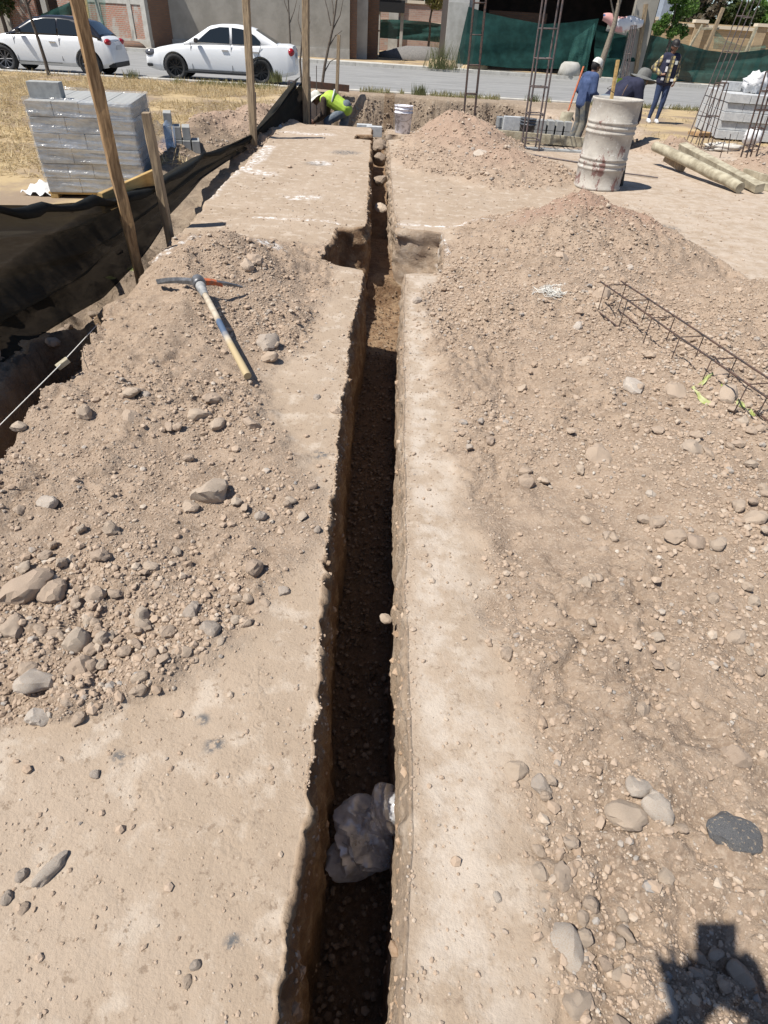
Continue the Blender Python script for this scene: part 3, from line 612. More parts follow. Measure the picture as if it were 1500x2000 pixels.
for px, py, s, lab, mt, vr in HAND:
    stone((px, py), psize(px, py, s), lab, mt, var=vr, sc=((.95, .42, .6) if px == 92 else (1, 1, 1)), rz=(1.1 if px == 92 else None), sink=(.5 if mt == 'stone_black' else .7 if px > 900 else .55) if s > 22 else .5)
def spot(cs):                                                     # clusters of coarse rubble: (px, py, radius m, weight)
    return [(G(a, b).x, G(a, b).y, r, w) for a, b, r, w in cs]
COARSE = spot([(120, 1230, .36, 1.3), (330, 1220, .28, 1.2), (200, 1330, .2, 1.2), (520, 980, .25, .5), (430, 820, .3, .9), (520, 640, .35, 1), (500, 560, .35, .8), (290, 800, .3, .5), (600, 1000, .12, .5), (870, 560, .6, 1.2), (900, 620, .5, 1.0), (1150, 520, .7, .7), (1050, 850, .35, .6), (1300, 900, .5, .7), (1430, 1050, .4, .8),
    (1250, 650, .6, 1.2), (1350, 760, .6, 1.2), (1450, 850, .4, 1), (1050, 690, .4, .5), (1350, 1000, .35, .6), (1200, 900, .35, .4), (1400, 1250, .3, .5), (1100, 1650, .15, .6), (1250, 1950, .25, .8), (1060, 1500, .1, .6), (1000, 430, .6, .6), (900, 330, .9, .5), (1180, 370, .6, .6), (420, 270, 1.0, .4), (960, 1100, .12, .7), (1010, 1280, .1, .7), (1130, 1850, .2, .6)])
def coarse(x, y):
    c = np.zeros_like(x)
    for a, b, r, w in COARSE: c = np.maximum(c, w * np.exp(-((x - a) ** 2 + (y - b) ** 2) / (r * r)))
    return c
def scatter(n, xlo, xhi, ylo, yhi, smin, smax, pw, dens):
    x = RNG.uniform(xlo, xhi, n); u = RNG.uniform(0, 1, n); y = ylo + (yhi - ylo) * u ** 1.4
    keep = RNG.uniform(0, 1, n) < dens(x, y); keep &= (x < xl(y) - .01) | (x > xr(y) + .01); x = x[keep]; y = y[keep]
    s = smin * (1 - RNG.uniform(0, 1, len(x)) * (1 - (smin / smax) ** pw)) ** (-1 / pw); return x, y, s
def dens_small(x, y): return np.clip(loose(x, y) * (.07 + .50 * ss(-.05, .5, fbm(x * 2.2, y * 2.2, 201, 4)) + 1.0 * coarse(x, y)) + .05 + .12 * ss(.0, .5, fbm(x * 2.5, y * 2.5, 207, 4)), 0, 1) * (1 - pitmask(x, y))
def dens_big(x, y): return np.clip(loose(x, y) * (.05 + coarse(x, y)), 0, 1) * (1 - pitmask(x, y))
x, y, s = scatter(9000, -2.0, 3.4, .15, 7.5, .024, .075, 2.2, dens_big)
order = np.argsort(-s / np.hypot(y, 1.5))[:222]; rest = np.setdiff1d(np.arange(len(s)), order)
REG = [(lambda a, b: a < 0 and b < 2.0, 'small tan stone in the near stone spill left of the trench', 'stones in the near left spill'),
       (lambda a, b: a < 0, 'small tan stone on the dirt heap that carries the pickaxe', 'stones on the pickaxe heap'),
       (lambda a, b: b < 1.6, 'small dusty stone on the trodden soil in the right foreground', 'stones in the right foreground'),
       (lambda a, b: b < 3.6, 'small tan stone on the wide slope of the right dirt bank', 'stones on the right bank'),
       (lambda a, b: True, 'small brown stone on the reddish heap beyond the rebar cage', 'stones on the reddish heap')]
for i in order:
    lab, grp = next((l, g) for f, l, g in REG if f(x[i], y[i]))
    stone(size=float(s[i]) * 1.0, label=lab, xy=(float(x[i]), float(y[i])), group=grp)
parts = [(x[rest], y[rest], s[rest])]
def gravel(name, sets, tv, tf, ntemp, mt, zfn=None):
    x = np.concatenate([q[0] for q in sets]); y = np.concatenate([q[1] for q in sets]); s = np.concatenate([q[2] for q in sets]) / 2; n = len(x)
    z = (zfn(x, y) if zfn else H(x, y)) + s * .25; T = [rockshape(tv, 500 + i, 9, .05, .35) for i in range(ntemp)]; ti = RNG.integers(0, ntemp, n)
    base = np.stack(T)[ti]; a = RNG.uniform(0, 6.283, n); b = RNG.uniform(-.6, .6, n)
    ca, sa, cb, sb = np.cos(a), np.sin(a), np.cos(b), np.sin(b)
    p = base * s[:, None, None]; q = np.empty_like(p)
    yy = p[..., 1] * cb[:, None] - p[..., 2] * sb[:, None]; zz = p[..., 1] * sb[:, None] + p[..., 2] * cb[:, None]
    q[..., 0] = p[..., 0] * ca[:, None] - yy * sa[:, None] + x[:, None]; q[..., 1] = p[..., 0] * sa[:, None] + yy * ca[:, None] + y[:, None]; q[..., 2] = zz + z[:, None]
    nv = tv.shape[0]; Fq = (tf[None] + (np.arange(n) * nv)[:, None, None]).reshape(-1, 3)
    me = np_mesh(name, q.reshape(-1, 3), Fq, False, mt)
    at_ = me.attributes.new('tone', 'FLOAT', 'POINT'); at_.data.foreach_set('value', np.repeat(RNG.uniform(0, 1, n), nv).astype(np.float32))
    o = bpy.data.objects.new(name, me); COL.objects.link(o); return o
def gravmat(name, cols, dust=1):
    m, t, b = newmat(name); a = t.nodes.new('ShaderNodeAttribute'); a.attribute_name = 'tone'; cr = t.nodes.new('ShaderNodeValToRGB'); el = cr.color_ramp.elements
    t.links.new(a.outputs['Fac'], cr.inputs[0])
    while len(el) < len(cols): el.new(.5)
    for i, (p, c) in enumerate(cols): el[i].position = p; el[i].color = (*c, 1)
    t.links.new(mixrgb(t, math_(t, 'MULTIPLY', ramp(t, tnoise(t, objco(t), 60, 4), .4, .65), .6 if dust else 0.), cr.outputs[0], (.40, .30, .22)), b.inputs['Base Color']); b.inputs['Roughness'].default_value = 1; b.inputs['Specular IOR Level'].default_value = .15
    bump(t, b, tnoise(t, objco(t), 200, 4), .5, .002); return m
M['gravel'] = gravmat('loose_gravel', [(0, (.30, .225, .165)), (.3, (.365, .28, .21)), (.7, (.405, .315, .24)), (.9, (.45, .38, .305)), (.96, (.27, .25, .23)), (1, (.50, .45, .39))])
M['gravel_damp'] = gravmat('damp_crumbs', [(0, (.13, .09, .06)), (.6, (.20, .145, .10)), (1, (.30, .23, .17))], 0)  # crumbs coloured darker to carry the shade of the trench floor
M['gravel_grey'] = gravmat('grey_gravel', [(0, (.14, .11, .085)), (.5, (.24, .19, .145)), (1, (.36, .30, .24))])
mid = parts + [scatter(46000, -2.0, 3.6, .5, 7.5, .013, .045, 2.0, lambda a, b: np.clip(coarse(a, b) ** 1.5 * loose(a, b) * 1.0 + .03 * loose(a, b), 0, 1)), scatter(70000, -2.0, 3.6, .12, 8.0, .010, .034, 2.0, dens_small)]
tag(gravel('gravel', mid, V1, F1, 10, M['gravel']), 'loose pebbles and crumbled soil scattered over the dug earth on both sides of the trench', 'gravel', kind='stuff')
sm = [scatter(230000, -1.9, 2.8, .1, 4.6, .0045, .012, 1.8, dens_small)]
tag(gravel('soil_crumbs', sm, *octa(), 6, M['gravel']), 'fine crumbs of dry soil and grit over the near ground', 'soil crumbs', kind='stuff')
far = [scatter(16000, -4.5, 8.5, 7.5, 14.5, .025, .09, 2.6, lambda a, b: np.clip(.9 * loose(a, b) + .02, 0, 1) * (1 - pitmask(a, b)))]
tag(gravel('rubble', far, V1, F1, 8, M['gravel']), 'small rubble on the far dirt heaps', 'rubble', kind='stuff')
def wallstuff():
    n = 7000; x = RNG.uniform(-2.6, 5, n); y = np.where(RNG.uniform(0, 1, n) < .6, RNG.uniform(19.9, 20.9, n), RNG.uniform(13.3, 20.9, n)); p = pitmask(x, y); k_ = (p > .1) & (RNG.uniform(0, 1, n) < .35 + .65 * (p < .95)); return [(x[k_], y[k_], RNG.uniform(.025, .085, k_.sum()))]
tag(gravel('pit_rubble', wallstuff(), V1, F1, 8, M['gravel_grey']), 'clods and broken stone on the sides and floor of the far pit', 'rubble', kind='stuff')
# crumbs on the trench floor and rim
n = 2600; y_ = RNG.uniform(.1, 6.2, n); u_ = RNG.uniform(.05, .95, n); x_ = xl(y_) + (xr(y_) - xl(y_)) * u_
tag(gravel('trench_crumbs', [(x_, y_, RNG.uniform(.006, .03, n))], V1, F1, 6, M['gravel_damp'], zfn=lambda a, b: zfloor(b) + .012), 'crumbs of soil on the trench floor', 'soil crumbs', kind='stuff')
n = 1500; y_ = RNG.uniform(.1, 8, n); y_ = y_[noise(y_ * 7, y_ * 0, 99) > -.25]; n = len(y_); x_ = xl(y_) - RNG.exponential(.022, n) + .006
n2 = 900; y2 = RNG.uniform(.1, 8, n2); x2 = xr(y2) + RNG.exponential(.02, n2)
tag(gravel('rim_crumbs', [(x_, y_, RNG.uniform(.004, .011, n) * (1 + 1.2 * (RNG.uniform(0, 1, n) > .93))), (x2, y2, RNG.uniform(.005, .012, n2))], V1, F1, 6, M['gravel']), 'broken crumbs of crust along the rims of the trench', 'soil crumbs', kind='stuff')
wr = []
for X_, Y_, Z_, sg in ((xb, yb, zb, 1), (xd, yd, zd, -1)):
    ri = np.where((ROWS > .15) & (ROWS < 9))[0]; n = 5200; a_ = RNG.choice(ri, n); b_ = RNG.integers(0, NW, n) if sg > 0 else NW - 1 - RNG.integers(0, NW, n)
    up_ = (b_ / NW) if sg > 0 else 1 - b_ / NW; k_ = RNG.uniform(0, 1, n) < .12 + .88 * (up_ < .28) * (noise(Y_[a_, b_] * 5, Z_[a_, b_] * 8, 333) > -.3); a_, b_ = a_[k_], b_[k_]
    wr.append((X_[a_, b_] - sg * .004, Y_[a_, b_], RNG.uniform(.006, .020, k_.sum()) * (1 + 1.3 * (RNG.uniform(0, 1, k_.sum()) > .92)), Z_[a_, b_]))
_z = np.concatenate([q[3] for q in wr])
tag(gravel('wall_crumbs', [q[:3] for q in wr], V1, F1, 8, gravmat('wall_crumbs', [(0, (.24, .16, .10)), (.6, (.36, .26, .18)), (1, (.46, .36, .27))]), zfn=lambda a, b: _z), 'pebbles and broken crust sticking out of the trench walls', 'soil crumbs', kind='stuff')
s_ = stone(size=.055, label='round stone lodged against the sunlit right wall inside the trench', xy=(.03, 1.30), z=-.10, var=0)
s_.location = A(752, 1208, 1.42)
s_ = stone(size=.2, label='large pale cobble wedged down in the far part of the trench', xy=(-.25, 7.6), z=-.3, var=0); s_.location = A(743, 406, 7.9)
for i, (a, b, Yd, sz) in enumerate([(744, 352, 9.3, .24), (741, 312, 10.9, .30), (742, 284, 12.3, .27)]):
    s_ = stone(size=sz, label=['yellowish block stone across the far trench', 'round boulder in the far trench, second from its end', 'brown boulder near the far trench end', 'big dark boulder where the trench opens into the pit'][i], xy=(-.45, Yd), z=-.3, var=i * 3 + 1, mt='stone_brown'); s_.location = A(a, b, Yd)
# ------------------------------------------------------------------ buildings and far things
Mx = lambda p, z: Vector((p[0], p[1], z))
def wallbox(name, x0, x1, y0, y1, z0, z1, m, parent): return MB().box(((x0 + x1) / 2, (y0 + y1) / 2, (z0 + z1) / 2), (x1 - x0, y1 - y0, z1 - z0)).build(name, m, parent)
# unfinished brick house with a lit front and a side wall whose own shade also darkens its brick colour
bx = A(291, 60, 40.3)
h = empty('brick_house', (bx.x, bx.y, 0), math.radians(-24), 'unfinished brick house with grey concrete columns and a small window hole, behind the two cars', 'house')
fw_, sd_ = 3.3, 9.0
# left face runs along local -x ; right face along local +y
o = MB()
for a, b, c, d in ((-6.5, -2.05, 0, 2.75), (-2.05, -1.25, 0, 2.05), (-1.25, 0, 0, 4.2), (-6.5, -2.05, 2.75, 4.2), (-2.05, -1.25, 3.1, 4.2)): o.box(((a + b) / 2, .1, (c + d) / 2), (b - a, .2, d - c))
o.build('front_wall', M['brick'], h)
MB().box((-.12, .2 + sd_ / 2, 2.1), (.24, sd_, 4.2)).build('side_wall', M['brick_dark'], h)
for a, w in ((-.14, .32), (-1.12, .28), (-3.4, .3)): MB().box((a, .07, 2.1), (w, .24, 4.22)).build('column', M['concrete'], h)
MB().box((-2.3, .075, 1.92), (4.6, .23, .22)).build('beam', M['concrete'], h); MB().box((-2.3, .06, .12), (4.7, .26, .5)).build('plinth', M['concrete'], h)
MB().box((-1.65, .22, 2.58), (.9, .05, 1.1)).build('window', M['dark_inside'], h)  # dark panel painted in for the unlit room behind the hole
MB().beam((-3.45, -.9, 0), (-3.9, .0, 4.6), .13, .07).build('leaning_plank', M['wood_yellow'], None, loc=(bx.x, bx.y, 0), rz=math.radians(-24))
tag(bpy.data.objects['leaning_plank'], 'long yellow plank leaning against the front of the brick house', 'plank')
p = A(245, 93, 39.4)
tag(MB().ball((p.x, p.y, .05), .5, 14, 8, (1.9, .6, .55), fn=lambda q: q * (1 + .25 * math.sin(q.x * 9 + q.z * 13))).build('rubble_heap', M['brick_dark']), 'dark heap of broken brick and earth at the foot of the brick house', 'rubble heap')
# grey rendered building
gx0 = A(400, 60, 41.).x; gx1 = A(683, 60, 43.5).x
h = empty('rendered_house', (gx1, 43.5, 0), math.radians(9), 'plain grey rendered house wall with a paler porch at its right corner', 'house')
MB().box((-5.6, 4, 2.6), (11.2, 8, 5.4)).build('wall', M['plaster'], h)
MB().box((.22, 1.0, 2.9), (.42, 1.6, 6)).build('shaded_return', M['brick_dark'], h)  # shade of the return put in as a dark brick colour
MB().box((.78, 2.2, 2.9), (.75, 1.8, 6)).build('porch_pillar', M['plaster_light'], h)
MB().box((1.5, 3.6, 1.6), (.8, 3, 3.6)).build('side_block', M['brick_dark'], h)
MB().box((-5.6, -.03, .18), (11.2, .1, .5)).build('plinth', M['concrete'], h)
p = A(722, 78, 50)
tag(MB().box((p.x - .3, 50, .65), (1.6, 2.4, 1.3)).box((p.x - .3, 49.9, 1.34), (1.8, 2.6, .08)).build('low_shed', M['brick_dark']), 'low dark shed with a pale slab roof right of the grey house', 'shed')
# site shelter behind the white saloon
p = A(448, 25, 52)
h = empty('site_shelter', (p.x, 52, 0), 0, 'small site shelter with a white sheet roof and dark netting, seen over the white saloon', 'shelter')
for dx in (-1.5, -.2, 1.0): MB().beam((dx, 0, 0), (dx, 0, 3.4), .14, .14).build('post', M['wood_yellow'], h)
MB().sheet(10, 4, lambda u, v: (-2.6 + 3.9 * u, -.8 + 2 * v, 3.35 + .15 * math.sin(u * 5) - .9 * (1 - u) ** 2)).build('roof_sheet', M['white_plastic'], h)
MB().sheet(12, 5, lambda u, v: (-4.2 + 5.0 * u, -.1 + .2 * math.sin(u * 9), .3 + v * (2.2 + .6 * math.sin(u * 5 + 1)))).build('netting', M['net_dark'], h)
# shell building left, above the hatchback
h = empty('shell_building', (A(70, 20, 44).x, 44, 0), 0, 'half built dark brick shell behind the white hatchback', 'building')
MB().box((-2, 6, 2.5), (17, .3, 5.4)).build('back_wall', M['brick_dark'], h); MB().box((-2, 3, 5.3), (17, 7, .3)).build('slab', M['concrete'], h)
for dx in (-6.5, -4.2, -1.8, .6, 3.2): MB().box((dx, 0, 2.6), (.3, .3, 5.1)).build('column', M['concrete'], h)
MB().box((-3, .05, 2.55), (9, .12, .22)).build('beam', M['wood_pale'], h); MB().box((-3.5, .12, .9), (7, .2, 1.8)).build('parapet', M['brick'], h)
def netsheet(name, top, bot, Yf, m, label, nu=40, nv=10, amp=.06, sd=0, group=None, sag=0):
    tu = [p[0] for p in top]; n = len(top)
    def f(u, v):
        t = u * (n - 1); i = min(int(t), n - 2); w = t - i
        a = Vector(top[i]).lerp(Vector(top[i + 1]), w); b = Vector(bot[i]).lerp(Vector(bot[i + 1]), w)
        q = a.lerp(b, v); k = math.sin(math.pi * min(1, max(0, v)))
        q.y += amp * (math.sin(u * 23 + sd) * .5 + math.sin(u * 9 + v * 5 + sd) + .5 * math.sin(v * 17 + u * 6 + sd)) * (.3 + .7 * k); q.z += -sag * math.sin(math.pi * u) * (1 - v); return q
    return tag(MB().sheet(nu, nv, f).build(name, m), label, 'net', group)
def nets(name, tp, bp, Y, m, label, **k): return netsheet(name, [A(*p, Y) for p in tp], [A(*p, Y) for p in bp], Y, m, label, **k)
nets('shade_net', [(80, 28), (135, 5), (165, -20)], [(80, 55), (135, 55), (165, 60)], 42.5, M['net_green'], 'green shade net sloping in front of the half built brick shell')
nets('shade_net', [(160, -30), (205, -30)], [(182, 100), (212, 98)], 40.2, M['net_green_pale'], 'pale green shade net hung beside the brick house, left of its yellow plank')
# concrete framed building with the dark opening, right of centre
xa_, xb_ = A(868, 100, 39.9).x, A(907, 100, 39.9).x
h = empty('open_building', (xa_, 39.9, 0), 0, 'concrete building with one huge dark opening behind the green net, right of centre', 'building')
W_ = A(1268, 100, 39.9).x - xa_; w1 = xb_ - xa_
MB().box((w1 / 2, .15, 1.35), (w1, .3, 2.7)).build('lower_wall', M['concrete'], h)
MB().box((w1 / 2, .16, 4.6), (w1, .3, 3.8)).build('upper_wall', M['plaster_light'], h)
MB().box((w1 + .25, .6, 3.2), (.5, .9, 6.6)).build('return_wall', M['concrete'], h)
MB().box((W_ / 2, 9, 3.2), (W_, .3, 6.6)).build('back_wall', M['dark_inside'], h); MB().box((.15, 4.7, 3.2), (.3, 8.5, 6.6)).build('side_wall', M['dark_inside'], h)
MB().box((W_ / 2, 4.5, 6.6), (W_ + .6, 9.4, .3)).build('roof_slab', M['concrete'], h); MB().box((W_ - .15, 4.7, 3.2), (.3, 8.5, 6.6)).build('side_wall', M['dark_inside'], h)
MB().box((W_ - .75, .1, 3.2), (1.1, .4, 6.6)).build('pillar', M['plaster'], h)
MB().box((w1 + 3.2, 5, 1.9), (3.4, .3, 1.4)).build('partition', M['brick_dark'], h)
nets('shade_net', [(915, 13), (950, 25), (1000, 36), (1060, 47), (1110, 44), (1170, 36)], [(890, 124), (950, 128), (1000, 133), (1060, 134), (1100, 134), (1142, 132)], 39.2, M['net_green'], 'taut dark green shade net across the front of the open concrete building', amp=.05, nu=60)
nets('shade_net', [(1120, 75), (1150, 55), (1162, 45)], [(1105, 134), (1130, 137), (1146, 140)], 39.0, M['net_green_pale'], 'thin pale green net flap at the tree trunk beside the open building', amp=.03)
nets('shade_net', [(1165, 48), (1205, 58), (1245, 63), (1290, 72), (1335, 86), (1380, 98), (1430, 104), (1500, 96), (1620, 90)], [(1158, 152), (1205, 154), (1245, 156), (1290, 157), (1335, 160), (1380, 163), (1430, 166), (1500, 172), (1620, 180)], 40.0, M['net_green'], 'long dark green shade net fence behind the woman, right side', amp=.12, nu=90)
nets('shade_net', [(1398, 58), (1418, 78), (1450, 90), (1495, 88)], [(1392, 95), (1415, 98), (1450, 106), (1495, 104)], 41.5, M['net_green_pale'], 'thin green net drooping from the pole above the long net fence')
h = empty('perimeter_wall', (0, 60, 0), 0, 'tan block wall with cream coping and pilasters beyond the long green net', 'wall')
a = A(1235, 36, 60); b = A(1640, 66, 60)
MB().box(((a.x + b.x) / 2, 0, 1.5), (b.x - a.x, .25, 3.0 + 2 * (a.z - 3) * 0)).build('panel', M['brick_tan'], h)
zt = A(1370, 46, 60).z
for px in (1264, 1362, 1484): q = A(px, 60, 60); MB().box((q.x, -.1, zt / 2), (.75, .55, zt)).build('pilaster', M['tan_wall'], h); MB().box((q.x, -.1, zt + .12), (1.0, .75, .2)).build('pilaster_cap', M['tan_cap'], h)
MB().box(((a.x + b.x) / 2, 0, zt - .16), (b.x - a.x, .5, .2)).build('coping', M['tan_cap'], h)
# the far brick wall in the gap
a = A(640, 20, 64); b = A(905, 20, 64); zt = A(790, 6, 64).z
h = empty('far_wall', (0, 64, 0), 0, 'long brick wall with a white coping far behind the vacant plot in the centre', 'wall')
MB().box(((a.x + b.x) / 2, 0, zt / 2), (b.x - a.x, .3, zt)).build('panel', M['brick_far'], h); MB().box(((a.x + b.x) / 2, 0, zt + .1), (b.x - a.x, .5, .2)).build('coping', M['tan_cap'], h)
MB().box(((a.x + b.x) / 2, -.3, zt * .62), (b.x - a.x, .25, .18)).build('string_course', M['tan_cap'], h)
q = A(770, 10, 63.5); MB().box((q.x, -.4, 2.6), (.8, .4, 5.2)).build('pilaster', M['concrete'], h)
nets('shade_net', [(716, 38), (770, 38), (830, 42), (868, 48)], [(716, 72), (770, 76), (830, 80), (868, 84)], 58, M['net_green'], 'dark green shade net at the foot of the far brick wall, centre', amp=.1)
h = empty('work_stand', (A(763, 60, 56).x, 56, 0), 0, 'dark box on tall pale legs beside the far green net', 'stand')
for dx in (-.9, .8): MB().beam((dx, 0, 0), (dx, 0, 3.2), .22, .22).build('leg', M['concrete'], h)
MB().box((0, 0, 2.75), (1.9, .8, .7)).build('box', M['black'], h); MB().box((-.3, 0, 3.2), (1.8, .9, .14)).build('top', M['white_plastic'], h)
tag(MB().ball((A(820, 85, 50).x, 50, -.05), 1.0, 18, 8, (2.8, 1.4, .75), fn=lambda q: q * (1 + .06 * math.sin(q.x * 7))).build('sand_heap', M['rim_grey'] if False else mat('dark_sand', (.15, .145, .14), (.2, .19, .18), 12, 1)), 'low heap of dark grey sand on the vacant plot', 'sand heap')
for px, py, Y_, s_ in ((865, 118, 38.9, .7), (930, 128, 39.3, .5), (1120, 137, 39.3, .5)):
    p = A(px, py, Y_); tag(MB().ball((p.x, Y_ + .4, 0), s_, 16, 9, (1.3, .7, .6), fn=lambda q: q * (1 + .2 * math.sin(q.x * 11 + 2) * math.cos(q.y * 9))).build('spoil_heap', M['gravel_grey'] if False else M['tan_wall']), {865: 'pale spoil heap at the left corner of the open concrete building', 930: 'small spoil heap below the left end of the taut green net', 1120: 'small spoil heap below the right end of the taut green net'}[px], 'spoil heap')
# grey cowl like block beside the trunk, banner and grey board on the fence
p = A(1112, 140, 38.9); tag(MB().lathe([(.01, 0), (.62, 0), (.5, .5), (.36, .62), (.01, .64)], 16, (p.x, p.y, 0)).build('concrete_mound', M['concrete']), 'rounded grey concrete base on the far kerb left of the tree trunk', 'concrete base')
def bannermat():
    m, t, b = newmat('printed_banner'); co = objco(t); v = t.nodes.new('ShaderNodeTexVoronoi'); v.inputs['Scale'].default_value = 2.4; t.links.new(co, v.inputs['Vector'])
    c = mixrgb(t, ramp(t, tnoise(t, co, 1.2, 2), .48, .56), (.75, .73, .74), (.60, .32, .30)); c = mixrgb(t, ramp(t, v.outputs['Distance'], .12, .2), (.03, .10, .25), c)
    t.links.new(c, b.inputs['Base Color']); b.inputs['Roughness'].default_value = .6; return m
M['banner'] = bannermat()
p0, p1 = A(1179, 26, 39.6), A(1258, 36, 39.6)
tag(MB().sheet(24, 6, lambda u, v: (p0.x + (p1.x - p0.x) * u, 39.6 - .1 * math.sin(v * 3), p0.z + (p1.z - p0.z) * u - .62 * v * (.35 + .65 * math.sin(math.pi * (u * .9 + .05))) + .05 * math.sin(u * 11))).build('banner', M['banner']), 'sagging white cloth banner with red and blue print tied between two poles', 'banner')
tag(MB().box((A(1208, 50, 39.8).x, 39.8, A(1208, 50, 39.8).z), (1.1, .05, .62), Matrix.Rotation(.12, 3, 'Y')).build('board', M['concrete']), 'grey rectangular board hanging just under the sagging banner', 'board')
def pole(px0, py0, px1, py1, Y, w, m, label, name='wooden_pole', group=None):
    a = A(px0, py0, Y); b = A(px1, py1, Y); d = (b - a).normalized(); a = a - d * max(0, (a.z + .25) / max(.2, d.z) if a.z > -.2 and name == 'wooden_pole' else 0)
    return tag(MB().beam(a, b, w, w * .8, seg=6, jit=w * .03).build(name, m), label, 'pole', group)
pole(1372, 112, 1413, 15, 40.6, .2, M['wood_grey'], 'tall grey pole behind the long green net carrying the thin drooping net')
pole(1345, 95, 1372, 48, 40.9, .12, M['wood_pale'], 'thin slanted pale pole left of the tall grey pole')
pole(1240, 150, 1262, 8, 39.7, .22, M['wood_grey'], 'pole at the right end of the sagging banner')
pole(1460, 95, 1478, 52, 41, .16, M['wood_pale'], 'short pale pole behind the long net near the right frame edge')
tag(MB().beam(A(1371, 56, 40.7), A(1404, 56, 40.7), .1, .1).build('wooden_bar', M['wood_pale']), 'short horizontal bar nailed to the tall grey pole', 'bar')
q = A(1298, 20, 75); tag(MB().beam((q.x, 75, 0), (q.x + .1, 75, 8), 1.3, 1.3, 1.1, 1.1).build('concrete_mast', mat('blue_grey_mast', (.28, .33, .40), (.22, .26, .32), 3, .8)), 'broad blue grey mast rising behind the tan block wall', 'mast')
# ------------------------------------------------------------------ trees
def leafmat(name, c1, c2):
    m, t, b = newmat(name); a = t.nodes.new('ShaderNodeAttribute'); a.attribute_name = 'tone'
    t.links.new(mixrgb(t, a.outputs['Fac'], c1, c2), b.inputs['Base Color']); b.inputs['Roughness'].default_value = .6
    tl = t.nodes.new('ShaderNodeBsdfTranslucent'); t.links.new(mixrgb(t, a.outputs['Fac'], tuple(c * 1.3 for c in c1), tuple(c * 1.3 for c in c2)), tl.inputs[0])
    mx = t.nodes.new('ShaderNodeMixShader'); mx.inputs[0].default_value = .35; t.links.new(b.outputs[0], mx.inputs[1]); t.links.new(tl.outputs[0], mx.inputs[2])
    t.links.new(mx.outputs[0], t.nodes['Material Output'].inputs[0]); return m
M['leaf'] = leafmat('green_leaves', (.045, .10, .015), (.12, .21, .04)); M['leaf_dark'] = leafmat('dark_leaves', (.03, .055, .015), (.075, .10, .03)); M['leaf_dry'] = leafmat('yellowing_leaves', (.10, .12, .03), (.24, .20, .08)); M['leaf_grey'] = leafmat('grey_branches', (.10, .085, .065), (.20, .17, .12))
def crown(blobs, n, size, seed, fill=.55):
    r = np.random.default_rng(seed); P = []
    wts = np.array([b[3] ** 2 for b in blobs]); wts /= wts.sum()
    idx = r.choice(len(blobs), n, p=wts); B = np.array([b[:4] for b in blobs], float)[idx]
    d = r.normal(size=(n, 3)); d /= np.linalg.norm(d, axis=1)[:, None]; rad = (fill + (1 - fill) * r.uniform(0, 1, n)) ** .8
    c = B[:, :3] + d * (B[:, 3] * rad)[:, None] * np.array([1, 1, .9])
    k = noise(c[:, 0] * 1.7 / B[:, 3].mean(), c[:, 2] * 1.7 / B[:, 3].mean() + c[:, 1], seed); c = c[k > -.35]; n = len(c)
    a = r.normal(size=(n, 3)); a /= np.linalg.norm(a, axis=1)[:, None]; b = np.cross(a, r.normal(size=(n, 3))); b /= np.linalg.norm(b, axis=1)[:, None]
    s = size * r.uniform(.6, 1.4, n)[:, None]
    v = np.stack([c - a * s, c - b * s * .5, c + a * s, c + b * s * .5], 1).reshape(-1, 3); f = np.arange(n * 4).reshape(-1, 4)
    return v, f, np.repeat(r.uniform(0, 1, n), 4)
def tree(name, base, hgt, blobs, n, size, lm, bm_, r0, label, seed, group=None, lean=(0, 0)):
    t = empty(name, base, 0, label, 'tree', group); mb = MB(); top = Vector((lean[0], lean[1], hgt))
    mb.tube([top * (i / 6) + Vector((random.uniform(-.04, .04) * hgt * .3 * (i % 6 > 0), 0, 0)) for i in range(7)], r0, 8, r0 * .45)
    for b in blobs[:14]:
        c = Vector(b[:3]); s = top * random.uniform(.45, .95); mb.tube([s, s.lerp(c, .5) + Vector((0, 0, -.05 * b[3])), c], r0 * .35, 5, r0 * .1)
    mb.build('trunk', bm_, t)
    v, f, tone = crown(blobs, n, size, seed); me = np_mesh('crown', v, f, False, lm); at_ = me.attributes.new('tone', 'FLOAT', 'POINT'); at_.data.foreach_set('value', tone.astype(np.float32))
    o = bpy.data.objects.new('crown', me); COL.objects.link(o); o.parent = t; return t
def blobs(n, cx_, cy_, cz_, rx, rz_, br, seed):
    r = random.Random(seed); return [(cx_ + r.uniform(-rx, rx), cy_ + r.uniform(-rx, rx) * .7, cz_ + r.uniform(-rz_, rz_), br * r.uniform(.6, 1.2)) for _ in range(n)]
b0 = A(1287, 155, 38.9)
tree('leafy_tree', (b0.x, 38.9, 0), 3.2, blobs(9, .1, 0, 3.1, .55, .55, .42, 1) + [(.1, 0, 2.1, .4), (-.7, 0, 2.2, .36), (.45, 0, 2.1, .34), (-.4, 0, 2.5, .36)], 4200, .08, M['leaf'], M['bark'], .09, 'bright green leafy tree directly behind the woman', 3)
b0 = A(1168, 150, 38.6)
tree('rough_tree', (b0.x, 38.6, 0), 4.4, [(-.3, 0, 4.3, .5), (.2, 0, 4.6, .5), (-.5, 0, 3.6, .35), (.3, 0, 3.9, .3), (0, 0, 5.1, .6)], 1300, .09, M['leaf_dry'], M['bark_pale'], .17, 'rough pale trunk with a few yellowing leaves beside the open building', 4, lean=(.35, 0))
b0 = A(838, 78, 56)
tree('young_tree', (b0.x, 56, 0), 4.2, blobs(7, 0, 0, 4.3, 1.1, .9, .75, 5), 2600, .13, M['leaf_dry'], M['bark'], .1, 'young yellowish green tree on the vacant plot left of the open building', 6)
b0 = A(725, 30, 57)
